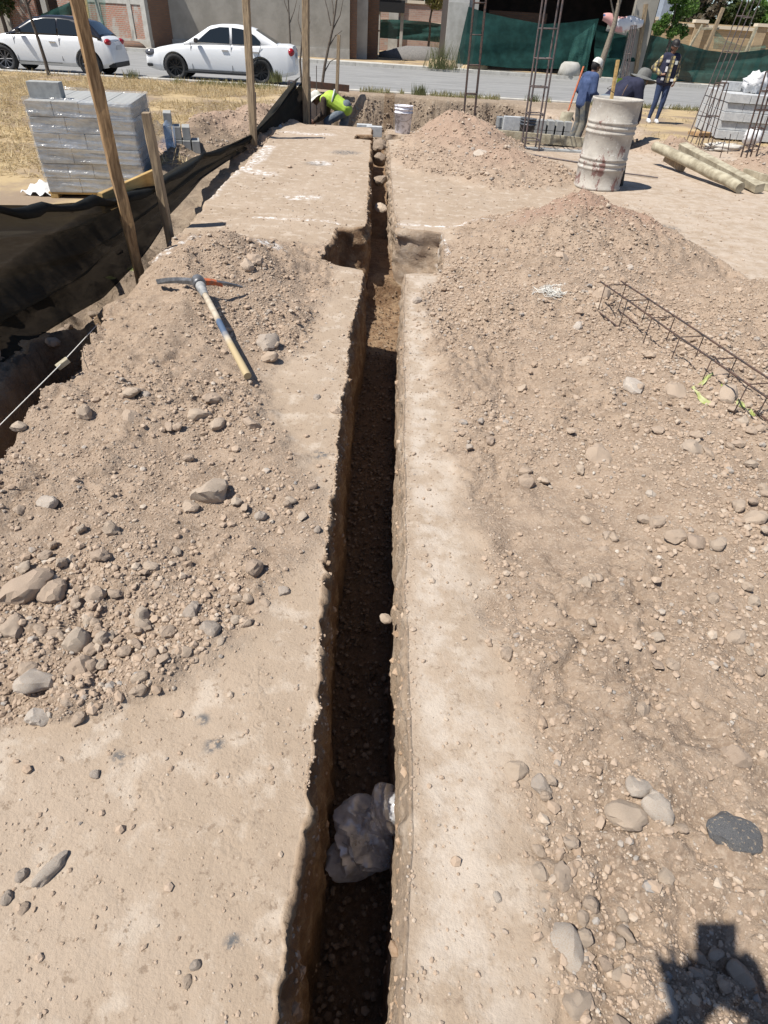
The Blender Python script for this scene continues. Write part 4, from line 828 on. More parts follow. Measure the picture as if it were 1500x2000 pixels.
tree('young_tree', (b0.x, 57, 0), 3.6, blobs(6, 0, 0, 3.6, .9, 1.3, .7, 8), 1800, .14, M['leaf'], M['bark'], .1, 'green tree half hidden behind the right end of the grey house', 7)
b0 = A(12, 60, 43)
tree('dark_tree', (b0.x, 43, 0), 3, blobs(8, 0, 0, 2.6, 1.0, 1.2, .8, 9), 2200, .12, M['leaf_dark'], M['bark'], .12, 'dark green bush tree at the top left frame corner', 8)
for i, (px, h_, w_, lm, lab) in enumerate([(1372, 8.2, 2.6, 'leaf_grey', 'tall grey half bare tree rising above the tan wall'), (1425, 5.6, 2.6, 'leaf_dark', 'dark green tree above the tan wall, just right of the tall half bare tree'), (1275, 5.2, 1.5, 'leaf', 'small green tree above the tan wall, left of the broad mast'),
        (1345, 4.8, 2.0, 'leaf_dark', 'low dark tree above the tan wall, just right of the broad mast'), (1460, 5.6, 2.4, 'leaf_dark', 'low dark tree behind the far rebar column'), (1505, 6.0, 2.6, 'leaf', 'green tree above the tan wall cut by the right frame edge'), (1395, 5.4, 2.8, 'leaf_dark', 'low dense tree at the foot of the tall half bare tree')]):
    q = A(px, 40, 82); tree('background_tree', (q.x, 82, 0), h_ * .6, blobs(9, 0, 0, h_ * .66, w_ * .7, h_ * .22, w_ * .42, 20 + i), 2600, .26, M[lm], M['bark'], .25, lab, 30 + i, 'trees beyond the tan block wall')
q = A(780, -10, 90); tree('background_tree', (q.x, 90, 0), 6, blobs(12, 0, 0, 7, 7, 2.2, 2.2, 41), 3600, .3, M['leaf_dark'], M['bark'], .3, 'dark tree mass showing above the white coping of the far brick wall', 44)
q = A(430, 0, 85); tag(MB().sheet(30, 12, lambda u, v: (q.x - 26 + 48 * u, 66 + 34 * v, -.2 + 9.5 * v ** .9 * math.sin(math.pi * min(1, u * .95 + .05)) ** .5 + .5 * math.sin(u * 17 + v * 5))).build('hill', mat('dry_hill', (.40, .31, .17), (.24, .20, .12), .35, 1)), kind='structure')
def sapling(px0, py0, pts, Y, r, label, pxs):
    a = G(px0, py0, -.05) if Y is None else A(px0, py0, Y); Y = a.y
    t = empty('bare_sapling', (a.x, Y, -.05), 0, label, 'tree', 'saplings along the near kerb'); mb = MB(); w = [A(x, y, Y) - Vector((a.x, Y, -.05)) for x, y in pts]; w[0] = Vector((0, 0, 0)); mb.tube(w, r, 7, r * .5); mb.build('trunk', M['bark'], t)
    mb = MB()
    for s in pxs:
        w = [A(x, y, Y + .1 * i) - Vector((a.x, Y, -.05)) for i, (x, y) in enumerate(s)]; mb.tube(w, r * .45, 5, r * .15)
    mb.build('branches', M['bark'], t)
sapling(628, 176, [(628, 176), (634, 130), (642, 90), (650, 55), (655, 20), (660, -20)], None, .045, 'bare forked sapling on the kerb right of the white saloon', [[(646, 50), (640, 20), (630, -20)], [(648, 62), (664, 30), (672, -10)], [(652, 40), (650, 10), (645, -20)], [(640, 95), (655, 70), (668, 60)], [(634, 140), (645, 120), (660, 112)]])
sapling(590, 172, [(590, 172), (586, 120), (592, 60), (598, 10), (600, -20)], None, .035, 'thin crooked sapling behind the tail of the white saloon', [[(590, 70), (582, 40), (585, 10)], [(588, 100), (600, 70), (606, 40)]])
sapling(570, 150, [(568, 150), (567, 90), (565, 40), (562, -20)], 38.7, .06, 'slender dark sapling seen above the roof of the white saloon', [[(566, 45), (575, 20), (582, -10)], [(565, 30), (556, 5), (552, -15)]])
sapling(96, 148, [(98, 148), (88, 118), (76, 80), (62, 40), (50, 0), (44, -20)], None, .055, 'leaning thin dark trunk in front of the white hatchback', [[(54, 10), (62, -5), (70, -20)], [(50, 0), (40, -10), (36, -20)]])
# ------------------------------------------------------------------ cars
def car(name, loc, rz, L, W, H, low, roof, wheels, wr, paint, roofpaint, rim, sidewin, label, belt=.95, tumble=.24, hatch=False):
    root = empty(name, loc, rz, label, 'car'); hw = W / 2
    def bodyring(x, zt, k):
        w = hw * k; zb = .22 + .10 * max(0, (abs(x) - L * .42) / (L * .08)) * .8; zb = min(zb, zt - .2); m1 = zb + .1
        q = [(0, zb), (.84, zb), (.975, m1), (1.0, zb + .32 * (zt - zb)), (1.0, zb + .62 * (zt - zb)), (.985, zb + .80 * (zt - zb)), (.955, zt - .05), (.90, zt - .008), (.6, zt + .012), (0, zt + .02)]
        r = [(x, w * y, z) for y, z in q]; return r + [(x, -w * y, z) for y, z in q[-2:0:-1]]
    xs = np.interp(np.linspace(0, 1, 49), np.linspace(0, 1, len(low)), range(len(low)))
    la = np.array(low); rings = []
    for x in np.unique(np.concatenate([np.linspace(la[0, 0], la[-1, 0], 60), la[:, 0]])): rings.append(bodyring(x, np.interp(x, la[:, 0], la[:, 1]), np.interp(x, la[:, 0], la[:, 2])))
    def loft(rings, cap=True):
        mb = MB(); n = len(rings[0]); vs = [p for r in rings for p in r]
        fs = [(i * n + j, i * n + (j + 1) % n, (i + 1) * n + (j + 1) % n, (i + 1) * n + j) for i in range(len(rings) - 1) for j in range(n)]
        fs += [tuple(range(n - 1, -1, -1)), tuple((len(rings) - 1) * n + j for j in range(n))]
        mb.add(vs, fs, True); return mb
    body = loft(rings).build('body', paint, root)
    for wx in wheels:
        for sy in (-1, 1):
            c = MB(); c.tube([(wx, sy * (hw - .30), wr), (wx, sy * (hw + .2), wr)], wr + .055, 32); co = c.build('cutter', M['black']); co.parent = root
            m = body.modifiers.new('b', 'BOOLEAN'); m.operation = 'DIFFERENCE'; m.object = co; m.solver = 'EXACT'
    bpy.context.view_layer.update(); cut = [m.object for m in body.modifiers]; modapply(body)
    for c in cut: bpy.data.objects.remove(c)
    body.data.polygons.foreach_set('use_smooth', [True] * len(body.data.polygons))
    try: body.data.set_sharp_from_angle(angle=.6)
    except Exception: pass
    ra = np.array(roof); wz = lambda z: hw * .93 - tumble * max(0, z - belt) / (H - belt)
    rr = []
    for x in np.linspace(ra[0, 0], ra[-1, 0], 50):
        zr = max(belt, float(np.interp(x, ra[:, 0], ra[:, 1]))); z2 = max(belt - .02, zr - .07)
        q = [(wz(belt), belt - .06), (wz(z2), z2), (wz(z2) - .07 * min(1, (zr - belt) * 5), zr - .012), (.3, zr + .008), (0, zr + .012)]
        r = [(x, y, z) for y, z in q]; rr.append(r + [(x, -y, z) for y, z in q[::-1][1:]])
    loft(rr).build('roof', roofpaint, root)
    for sy in (-1, 1):
        for poly in sidewin:
            n = len(poly); mb = MB(); P = [(x, sy * (wz(z) + .006), z) for x, z in poly]; c = sum((Vector(p) for p in P), Vector()) / n
            Pi = [Vector(p).lerp(c, .03) + Vector((0, sy * .004, 0)) for p in P]
            mb.add(P, [tuple(range(n)) if sy > 0 else tuple(range(n - 1, -1, -1))]); mb.build('side_window', M['glass'], root)
    def screen(xa, xb, nm, za_=None, zb_=None):
        f = lambda u, v: (xa + (xb - xa) * v, (wz(float(np.interp(xa + (xb - xa) * v, ra[:, 0], ra[:, 1]))) - .09) * (2 * u - 1), float(np.interp(xa + (xb - xa) * v, ra[:, 0], ra[:, 1])) + .018 - .02 * (2 * u - 1) ** 2)
        MB().sheet(8, 8, f).build(nm, M['glass'], root)
    screen(roof[0][0] + .05, roof[1][0] - .02, 'windscreen'); screen(roof[-1][0] - .05, roof[-2][0] + .02, 'rear_window')
    for wx in wheels:
        for sy in (-1, 1):
            w = empty('wheel', (wx, sy * (hw - .12), wr)); w.parent = root
            MB().lathe([(wr * .68, -.1), (wr * .93, -.105), (wr, -.07), (wr, .07), (wr * .93, .105), (wr * .68, .1)], 32, close=True).build('tyre', M['rubber'], w, rz=Euler((math.pi / 2, 0, 0)))
            rm = MB().lathe([(wr * .70, -.08), (wr * .70, .09), (wr * .64, .09), (wr * .62, .02)], 32); rm.tube([(0, 0, 0), (0, 0, .07)], .06, 12)
            for k in range(10):
                a = 2 * math.pi * k / 10 + .12 * (k % 2); rm.beam((math.cos(a) * .04, math.sin(a) * .04, .06), (math.cos(a) * wr * .67, math.sin(a) * wr * .67, .075), .028, .03)
            r_ = rm.build('rim', rim, w, rz=Euler((math.pi / 2 * (1 if sy < 0 else -1), 0, 0)))
            MB().tube([(0, -.02 * 1, 0), (0, .05, 0)], wr * .66, 24).build('brake_disc', M['black'], w)  # black disc put behind the spokes in place of shade
    for sy in (-1, 1):
        MB().box((roof[0][0] + .42, sy * (hw + .06), belt + .07), (.12, .16, .12), bev=.03).build('mirror', M['car_black'], root)
    return root, hw
jl = A(282, 152, 22.6); sal = .09
low = [(-2.33, .50, .70), (-2.30, .60, .78), (-2.18, .70, .86), (-1.9, .79, .93), (-1.5, .87, .98), (-1.0, .93, 1), (-.5, .945, 1), (.9, .975, 1), (1.4, 1.0, .99), (1.8, 1.03, .975), (2.1, 1.04, .95), (2.26, 1.0, .91), (2.31, .86, .88), (2.33, .6, .84)]
roofp = [(-1.08, .93), (-.28, 1.385), (.05, 1.44), (.5, 1.455), (.95, 1.41), (1.12, 1.37), (1.82, 1.03)]
c1, hw = car('saloon_car', (jl.x + 2.33, 22.6 + .9 + .2, -.10), sal, 4.66, 1.78, 1.455, low, roofp, (-1.40, 1.25), .335, M['car_white'], M['car_white'], M['rim'],
    [[(-.68, .985), (-.26, 1.30), (.05, 1.375), (.33, 1.38), (.33, .985)], [(.41, .985), (.41, 1.38), (.72, 1.355), (.92, 1.31), (.92, .985)], [(.95, .985), (.95, 1.295), (1.12, 1.21), (1.28, 1.08), (1.27, 1.0)]],
    'white four door saloon with black wheels parked by the kerb, centre left', belt=.955)
y = -hw
for x in (.42 - .05, ): pass
sm_ = MB()
for x0, x1, za, zb in ((-.86, -.86, .30, .96), (.37, .37, .30, .98), (1.08, 1.30, .52, .98)): sm_.beam((x0, y * .998, za), (x1, y * .975, zb), .012, .012)
sm_.beam((-.86, y * .99, .29), (1.0, y * .99, .29), .012, .012); sm_.build('door_seam', M['black'], c1)
for x in (.18, 1.12): MB().box((x, y * 1.0, .82), (.2, .05, .035), bev=.012).build('door_handle', M['chrome'], c1)
for sy in (-1, 1):
    MB().ball((-2.12, sy * .69, .66), .13, 12, 8, (1.5, .9, .75)).build('headlight', M['lamp'], c1); MB().ball((2.2, sy * .72, .86), .13, 12, 8, (.9, 1.15, .95)).build('tail_light', M['tail'], c1)
    MB().box((-2.2, sy * .66, .36), (.16, .3, .08), bev=.02).build('fog_lamp_grille', M['black'], c1)
MB().box((-2.31, 0, .5), (.05, .9, .16), bev=.02).build('grille', M['black'], c1); MB().box((0.0, y * .97, .24), (2.3, .04, .05)).build('sill', M['black'], c1)
MB().box((2.345, 0, .78), (.02, .5, .14)).build('licence_plate', M['plate'], c1)
ar = A(214, 150, 21.6)
low2 = [(-1.98, .5, .7), (-1.93, .66, .8), (-1.7, .82, .92), (-1.1, .93, 1), (-.5, .95, 1), (.9, .97, 1), (1.4, .98, .99), (1.72, .98, .95), (1.86, .9, .92), (1.93, .72, .90), (1.98, .5, .86)]
roof2 = [(-1.0, .93), (-.25, 1.34), (.1, 1.40), (.6, 1.415), (1.1, 1.38), (1.35, 1.32), (1.72, .98)]
c2, hw = car('hatchback_car', (ar.x - 1.98, 21.6 + .9 + .15, -.10), .085, 3.96, 1.76, 1.415, low2, roof2, (-1.22, 1.25), .33, M['car_white'], M['car_black'], M['rim_grey'],
    [[(-.66, .985), (-.22, 1.27), (.1, 1.33), (.45, 1.34), (.45, .985)], [(.50, .985), (.50, 1.34), (.85, 1.32), (1.12, 1.2), (1.30, 1.02), (1.28, .985)]], 'white two door hatchback with a black roof cut by the left frame edge', belt=.955)
y = -hw; sm_ = MB()
for x0, x1, za, zb in ((-.80, -.80, .30, .96), (.50, .50, .36, .98), (-.8, .45, .30, .30)): sm_.beam((x0, y * .995, za), (x1, y * .985, zb), .012, .012)
sm_.build('door_seam', M['black'], c2); MB().box((.30, y * 1.0, .80), (.19, .05, .035), bev=.012).build('door_handle', M['chrome'], c2)
MB().box((1.88, 0, .32), (.22, 1.5, .14), bev=.03).build('rear_diffuser', M['black'], c2)
for sy in (-1, 1): MB().ball((1.85, sy * .66, .86), .12, 12, 8, (.8, 1.5, .7)).build('tail_light', M['tail'], c2)
MB().box((1.965, 0, .74), (.02, .5, .13)).build('licence_plate', M['plate'], c2)
MB().tube([(1.9, -.3, .86), (1.97, 0, .9), (1.9, .3, .86)], .012, 6).build('tailgate_trim', M['chrome'], c2)
# ------------------------------------------------------------------ wooden posts, stakes, boards on the left
def wpost(name, a, b, w, h_, m, label, seg=8, roll=0, w1=None, h1=None, jit=.004, cat='post'): return tag(MB().beam(a, b, w, h_, w1, h1, roll, seg=seg, jit=jit).build(name, m), label, cat)
wpost('wooden_post', A(263, 512, 4.74) + Vector((.02, 0, -.25)), A(140, -40, 4.74), .105, .075, M['wood'], 'tall rough brown post leaning beside the pallet of wrapped blocks', 14, .5, .10, .08, .006)
wpost('wooden_stake', A(330, 450, 5.67) + Vector((0, 0, -.2)), A(285, 220, 5.67), .115, .06, M['wood_grey'], 'short square topped stake at the platform edge right of the tall leaning post', 6, .15, .12, .06)
wpost('wooden_board', A(199, 397, 4.90), A(303, 348, 5.85), .14, .035, M['wood_yellow'], 'yellowish board laid level between the tall leaning post and the short stake', 4, math.pi / 2, jit=.001, cat='board')
wpost('wooden_post', A(495, 275, 11.2) + Vector((0, 0, -.2)), A(478, -40, 11.2), .13, .10, M['wood_grey'], 'straight grey brown post in front of the rear door of the white saloon', 8)
wpost('wooden_post', A(596, 262, 14.) + Vector((0, 0, -.7)), A(597, -40, 14.), .17, .12, M['wood_grey'], 'tall pale post at the tail of the white saloon where the black net ends', 8)
wpost('wooden_stake', A(655, 215, 20.2) + Vector((0, 0, -.5)), A(662, 68, 20.2), .15, .08, M['wood_grey'], 'upright short plank between the crouching worker and the road', 4)
wpost('wooden_board', A(606, 165, 20.5), A(682, 173, 20.5), .16, .05, mat('dark_board', (.08, .035, .02), (.05, .03, .02), 9), 'dark brown board fixed level behind the crouching worker', 3, math.pi / 2, jit=.001, cat='board')
# black net
top = [(-260, 520, 2.4), (-90, 425, 2.9), (0, 397, 3.35), (90, 396, 3.8), (190, 388, 4.5), (255, 378, 5.0), (330, 345, 6.2), (400, 300, 8.2), (450, 282, 9.8), (494, 262, 11.25), (540, 215, 12.7), (592, 148, 14.05)]
bot = [(-260, 960, 2.1), (-90, 720, 2.6), (0, 648, 3.05), (90, 600, 3.6), (190, 545, 4.3), (245, 480, 4.95), (320, 415, 6.1), (395, 345, 8.0), (450, 312, 9.6), (496, 285, 11.3), (545, 262, 12.9), (597, 262, 14.1)]
T = [A(*p) for p in top]; B = [A(*p) + Vector((0, 0, -.16 if p[2] < 6 else -.05)) for p in bot]
def nf(u, v):
    t = u * (len(T) - 1); i = min(int(t), len(T) - 2); w = t - i
    a = T[i].lerp(T[i + 1], w); b = B[i].lerp(B[i + 1], w); q = a.lerp(b, v); h_ = (a - b).length
    f = .055 * math.sin(v * 15 + u * 6) + .04 * math.sin(v * 27 - u * 9 + 1) + .03 * math.sin(u * 14 + v * 3)
    f += .05 * abs(math.sin(v * 11 + u * 5 + .6 * math.sin(u * 9))) + .03 * abs(math.sin(v * 23 - u * 7)); q.x += (-.10 * math.sin(math.pi * v) - f) * min(1, h_ * 2.0); q.z += -.02 * math.sin(v * 9 + u * 4); return q
tag(MB().sheet(120, 44, nf).build('shade_net', M['net_black']), 'sagging folded black shade net strung along the posts at the left edge of the site', 'net')
rl = [q + Vector((-.02, 0, -.02 + .01 * math.sin(i * 2))) for i, q in enumerate(T)]
tag(MB().tube([rl[i].lerp(rl[i + 1], k / 4) + Vector((0, 0, -.03 * math.sin(math.pi * k / 4))) for i in range(len(rl) - 1) for k in range(4)], [.028 + .01 * math.sin(i * 1.3) for i in range(4 * (len(rl) - 1))], 7).build('rolled_net_edge', M['net_dark']), 'rolled up dark top edge of the sagging black net', 'net')
D0, D1, D2 = A(596, 150, 14.15), A(500, 262, 11.5), A(605, 262, 14.15)
tag(MB().sheet(16, 16, lambda u, v: D0.lerp(D1.lerp(D2, u), v) + Vector((0, .25 + .05 * math.sin(u * 19 * v), 0))).build('shade_net', M['net_dark']), 'black net hanging as a dark triangle below the tall pale post', 'net')
# ------------------------------------------------------------------ concrete blocks
BLK = {}
def blockmesh(d, mt):
    k = (round(d[0], 3), round(d[1], 3), round(d[2], 3), mt)
    if k not in BLK: BLK[k] = MB().box((0, 0, d[2] / 2), d, bev=.005).mesh('concrete_block', M[mt])
    return BLK[k]
def block(loc, d, rz=0, mt='block', label=None, group=None, rot=None):
    o = bpy.data.objects.new('concrete_block', blockmesh(d, mt)); COL.objects.link(o); o.location = loc; o.rotation_euler = rot or (0, 0, rz + random.uniform(-.012, .012)); return tag(o, label, 'block', group)
def stack(org, rz, W, D, layers, bh, nx_, ny_, mt, where, group, setback=0.):
    R_ = Matrix.Rotation(rz, 3, 'Z'); org = Vector(org)
    for l in range(layers):
        alt = l % 2; cx_n, cy_n = (nx_, ny_) if not alt else (ny_, nx_) if False else (nx_ + (1 if W / nx_ > .25 else 0), ny_)
        bw, bd = W / cx_n, D / cy_n; sx, sy = random.uniform(-.008, .008), random.uniform(-.008, .008) + (setback if alt else 0)
        nm = ['lowest', 'second', 'third', 'fourth', 'fifth', 'sixth'][l] if l < layers - 1 else 'top'
        for i in range(cx_n):
            for j in range(cy_n):
                if l < layers - 1 and 0 < i < cx_n - 1 and 0 < j < cy_n - 1: continue
                side = 'front face' if j == 0 else 'back' if j == cy_n - 1 else 'right face' if i == cx_n - 1 else 'left face' if i == 0 else 'middle'
                c = org + R_ @ Vector((bw * (i + .5) + sx, bd * (j + .5) + sy + (-setback if 0 else 0), l * bh))
                block(c, (bw - .006, bd - .006, bh - .007), rz, mt, f'grey block in the {nm} layer, {side}, {where}', group + f', {nm} layer, {side}')
FZ = gz(-4.0, 8.8)
pal = Vector((-4.64, 8.36, FZ - .03)); prz = math.radians(12)
R_ = Matrix.Rotation(prz, 3, 'Z'); W1, D1_, lay, bh = 1.22, 1.42, 6, .166
P_ = empty('pallet', pal, prz, 'yellow wooden pallet under the plastic wrapped grey blocks', 'pallet')
for i in range(6): MB().box((W1 / 2, .08 + i * (D1_ - .16) / 5, .085), (W1 + .04, .12, .022)).build('deck_board', M['wood_yellow'], P_)
for i in range(3): MB().box((.05 + i * (W1 - .1) / 2, D1_ / 2, .036), (.09, D1_, .075)).build('bearer', M['wood_yellow'], P_)
so_ = pal + Vector((0, 0, .098))
stack(so_, prz, W1, D1_, lay, bh, 3, 8, 'block', 'plastic wrapped stack, left', 'wrapped blocks on the pallet')
block(so_ + R_ @ Vector((.2, .32, lay * bh)), (.37, .20, .165), prz, label='single grey block standing on top of the wrapped stack', mt='block')
def wrap(u, v):
    s = u * 4; k = int(s) % 4; t = s - int(s); g = .014; c = [(-g, -g), (W1 + g, -g), (W1 + g, D1_ + g), (-g, D1_ + g)]; a, b = c[k], c[(k + 1) % 4]
    x = a[0] + (b[0] - a[0]) * t; y_ = a[1] + (b[1] - a[1]) * t; n_ = [(0, -1), (1, 0), (0, 1), (-1, 0)][k]; w = .008 * math.sin(v * 40 + u * 7) + .006 * math.sin(v * 90 + u * 23) + .005 * math.sin(u * 60 + v * 20)
    z = .12 + v * (lay * bh + .0) + .01 * math.sin(u * 20) * (v > .97)
    return so_ + R_ @ Vector((x + n_[0] * w, y_ + n_[1] * w, z - .10))
tag(MB().sheet(96, 60, wrap).build('stretch_film', M['film']), 'shiny clear stretch film wound round the left stack of blocks', 'film')
# loose blocks right of the wrapped stack
p = A(342, 330, 10.2); z0 = gz(p.x, p.y)
for i, (dx, dy, l) in enumerate([(0, 0, 0), (.13, .02, 0), (.26, .0, 0), (.39, .03, 0), (0, .0, 1), (.13, .03, 1), (.26, .05, 1), (.02, .02, 2)]):
    block((p.x + dx - .02, p.y + dy, z0 - .05 + l * .165), (.11, .36, .16), prz + .1, 'block', ['lowest row, first from the wrapped stack', 'lowest row, second from the wrapped stack', 'lowest row, third from the wrapped stack', 'lowest row, farthest from the wrapped stack', 'middle row, first from the wrapped stack', 'middle row, second from the wrapped stack', 'middle row, last', 'topmost'][i] + ', upright grey block of the small loose pile')
tag(MB().sheet(14, 10, lambda u, v: (p.x - .12 + .30 * u, p.y - .26 - .06 * math.sin(u * 5) * v - .1 * v, z0 + .34 - .32 * v + .03 * math.sin(u * 12 + v * 5))).build('plastic_sheet', M['blue_film']), 'crumpled blue plastic sheet at the foot of the small loose block pile', 'plastic sheet')
tag(MB().sheet(12, 8, lambda u, v: (pal.x - .42 + .5 * u, pal.y + .05 + .3 * v, FZ + .03 + .12 * math.sin(u * 3) * math.sin(v * 3) + .03 * math.sin(u * 21 + v * 9))).build('plastic_scrap', M['white_plastic']), 'scrap of white plastic on the ground left of the pallet', 'plastic scrap')
# right stack
c0 = G(1397, 273, .0); sr = math.radians(0)
e0 = G(1387, 159, .79); f0 = G(1424, 184, .79); dep = (e0 - f0).length
stack((c0.x, c0.y, gz(c0.x, c0.y) + .03), math.atan2(-(e0.x - f0.x), e0.y - f0.y) * .5, 1.7, min(2.2, dep), 5, .158, 4, 6, 'block_light', 'bare stack, right edge', 'blocks in the right stack', setback=.05)
zt = gz(c0.x, c0.y) + .03 + 5 * .158
for i, (dx, dy, w) in enumerate([(.12, 1.0, .4), (.55, 1.05, .4), (.98, 1.0, .4), (1.3, .8, .3)]): block((c0.x + .25 + dx, c0.y + dy, zt + .002), (w, .2, .158), 0, 'block_light', ['first block from the left standing loose on top of the right stack', 'second loose block on top of the right stack, behind the white bag', 'third loose block on top of the right stack', 'last loose block on top of the right stack, at the frame edge'][i])
def crumple(c, r, sc, seed, m, name, label, cat, n=26):
    def fn(p):
        q = p / r; k = 1 + .25 * math.sin(q.x * 5 + seed) * math.cos(q.y * 6 + seed * 2) + .12 * math.sin(q.x * 13 + q.z * 11 + seed) + .09 * abs(math.sin(q.y * 17 + q.z * 15)); return p * k
    return tag(MB().ball(c, r, n, n * 2 // 3, sc, fn=fn).build(name, m), label, cat)
p = A(1478, 155, c0.y + .55); crumple((p.x, p.y, zt + .17), .17, (1.3, 1, 1.05), 2, M['white_plastic'], 'plastic_bag', 'bulging white plastic bag lying on top of the right block stack', 'bag')
p = A(1470, 268, 12.9); crumple((p.x, p.y, p.z), .13, (1, .8, 1.0), 5, M['white_plastic'], 'white_sack', 'white plastic sack standing behind the rebar at the right frame edge', 'sack')
p = A(1415, 285, 13.3); crumple((p.x, p.y, .06), .16, (2.3, 1.0, .45), 8, mat('cement_paper', (.55, .52, .47), (.42, .39, .34), 8), 'cement_bag', 'empty flattened cement bag draped on the grey soil heap', 'cement bag')
p = G(1378, 270, 0); tag(MB().box((p.x, p.y + .3, .05), (.5, .3, .06), Matrix.Rotation(.5, 3, 'Z')).build('wood_scrap', M['wood']), 'brown scrap of wood at the foot of the right block stack', 'wood scrap')
# blocks in the foundation, formwork
p0, p1 = A(972, 232, 14.9), A(1112, 243, 14.9)
for l in range(2):
    for i in range(9):
        t = i / 8.6; c = p0.lerp(p1, t); block((c.x + .06, 14.9, -.17 + .178 * l), (.135, .36, .17), 0, 'block', f'upright pale block, {"lower" if l == 0 else "upper"} course, row beside the dark bucket', f'row of blocks by the dark bucket, {"lower" if l == 0 else "upper"} course')
block((p0.x + .35, 14.68, -.02), (.5, .14, .24), 0, 'block_light', 'wide pale block face down in front of the row of upright blocks')
for i, (y0_, z, l0, l1) in enumerate([(12.55, .10, 968, 1150), (12.5, -.07, 985, 1150)]):
    a = A(l0, 262 + 26 * i, 12.55); b = A(l1, 270 + 26 * i, 12.55); tag(MB().beam((a.x, 12.55, z + (.02 if i == 0 else .0)), (b.x + .35, 12.5, z - .02), .15, .05, roll=math.pi / 2, seg=3).build('formwork_board', M['wood_pale']), ['upper pale board of the formwork in front of the row of blocks', 'lower pale board of the formwork in front of the row of blocks'][i], 'board')
for i in range(4):
    q = A(1040 + 30 * i, 302, 11.9); block((q.x, 11.95, -.13), (.34, .16, .16), 0, 'block', ['leftmost', 'second', 'third', 'rightmost'][i] + ' grey block laid under the formwork boards left of the drum')
block(A(530, 258, 12.6) + Vector((0, 0, -.06)), (.42, .18, .14), .35, 'block_light', 'lone pale grey block lying on the rear left corner of the platform', rot=(.25, -.12, .35))
for i, (px, py) in enumerate([(712, 246), (731, 250)]): block(A(px, py, 13.75 - .2 * i) + Vector((0, 0, -.14)), (.3, .18, .17), .1, 'block_light', ['pale block at the mouth of the trench, beside the crouching worker', 'pale block at the mouth of the trench, nearer the white bucket'][i])
# ------------------------------------------------------------------ rebar
def cage(name, a, b, w, d, sp, r, m, label, cat='rebar column', rs=None, up=None, roll=0, tail=0, jag=0, kind='square', parent=None):
    a = Vector(a); b = Vector(b); ax = (b - a).normalized(); q = ax.to_track_quat('Z', 'Y').to_matrix() @ Matrix.Rotation(roll, 3, 'Z')
    t = empty(name, a, 0, label, cat); n = max(2, int((b - a).length / sp)); L_ = (b - a).length
    cs = [(-w / 2, -d / 2), (w / 2, -d / 2), (w / 2, d / 2), (-w / 2, d / 2)]
    for x, y_ in cs:
        e = tail * random.uniform(.3, 1.0); MB().tube([q @ Vector((x + random.uniform(-1, 1) * jag, y_ + random.uniform(-1, 1) * jag, z)) for z in np.linspace(-e, L_ + e, 7)], r, 6).build('bar', m, t)
    rs = rs or r * .7
    for i in range(n + 1):
        z = L_ * i / n; s = MB(); k = w * .09; pts = []
        for j in range(4):
            x, y_ = cs[j]; nx2, ny2 = cs[(j + 1) % 4]; pts += [Vector((x, y_, z)).lerp(Vector((nx2, ny2, z + random.uniform(-.004, .004))), .06), Vector((x, y_, z)).lerp(Vector((nx2, ny2, z)), .94)]
        pts.append(pts[0]); s.tube([q @ p for p in pts], rs, 5); s.build('stirrup', m, t)
    return t
cage('rebar_column', A(917, 232, 14.5) + Vector((0, 0, -.5)), A(943, -60, 14.5), .22, .22, .42, .014, M['rebar'], 'rusty rebar column standing in front of the left part of the taut green net')
cage('rebar_column', A(1036, 288, 12.0) + Vector((0, 0, -.25)), A(1090, -70, 12.0), .34, .25, .36, .016, M['rebar_grey'], 'largest rebar column, rising above the formwork left of the drum', rs=.010)
cage('rebar_column', A(1352, 285, 14.0), A(1484, -40, 14.0) + Vector((0, 0, 0)), .24, .2, .5, .009, M['rebar_grey'], 'thin tall rebar column leaning past the left side of the right block stack')
cage('rebar_column', A(1375, 288, 13.2), A(1410, 162, 13.2), .17, .17, .36, .009, M['rebar'], 'short rebar cage standing close to the left face of the right block stack')
cage('rebar_column', A(1458, 318, 12.0), A(1512, 140, 12.0), .20, .16, .24, .013, M['rebar'], 'rebar column with dark bars at the right frame edge before the block stack')
cage('rebar_column', A(572, 250, 13.9) + Vector((0, 0, -.4)), A(570, 158, 13.9), .16, .12, .32, .010, M['rebar_grey'], 'short grey rebar cage left of the pale post and the crouching worker')
cage('rebar_column', A(602, 250, 14.2) + Vector((0, 0, -.4)), A(600, 150, 14.2), .12, .1, .3, .009, M['rebar_grey'], 'short grey rebar cage right against the foot of the tall pale post')
cage('rebar_column', A(1218, 158, 38.6), A(1238, 50, 38.6), .28, .2, 1.3, .03, M['rebar_grey'], 'distant thin rebar column in front of the green net under the banner')
# the cage lying on the right bank
def above(px, py, dz):
    z = .1
    for _ in range(8): p = G(px, py, z); z = .5 * z + .5 * (gz(p.x, p.y) + dz)
    return G(px, py, z)
a0 = above(1195, 582, .075); b0 = above(1442, 754, .07); dd = b0 - a0
cg = cage('rebar_cage', a0, a0 + dd * 1.75 + Vector((0, 0, -.02)), .15, .17, .262, .0047, M['rebar'], 'long rectangular rebar cage lying on the stones of the right bank', 'rebar cage', rs=.0030, tail=.12, jag=.002)
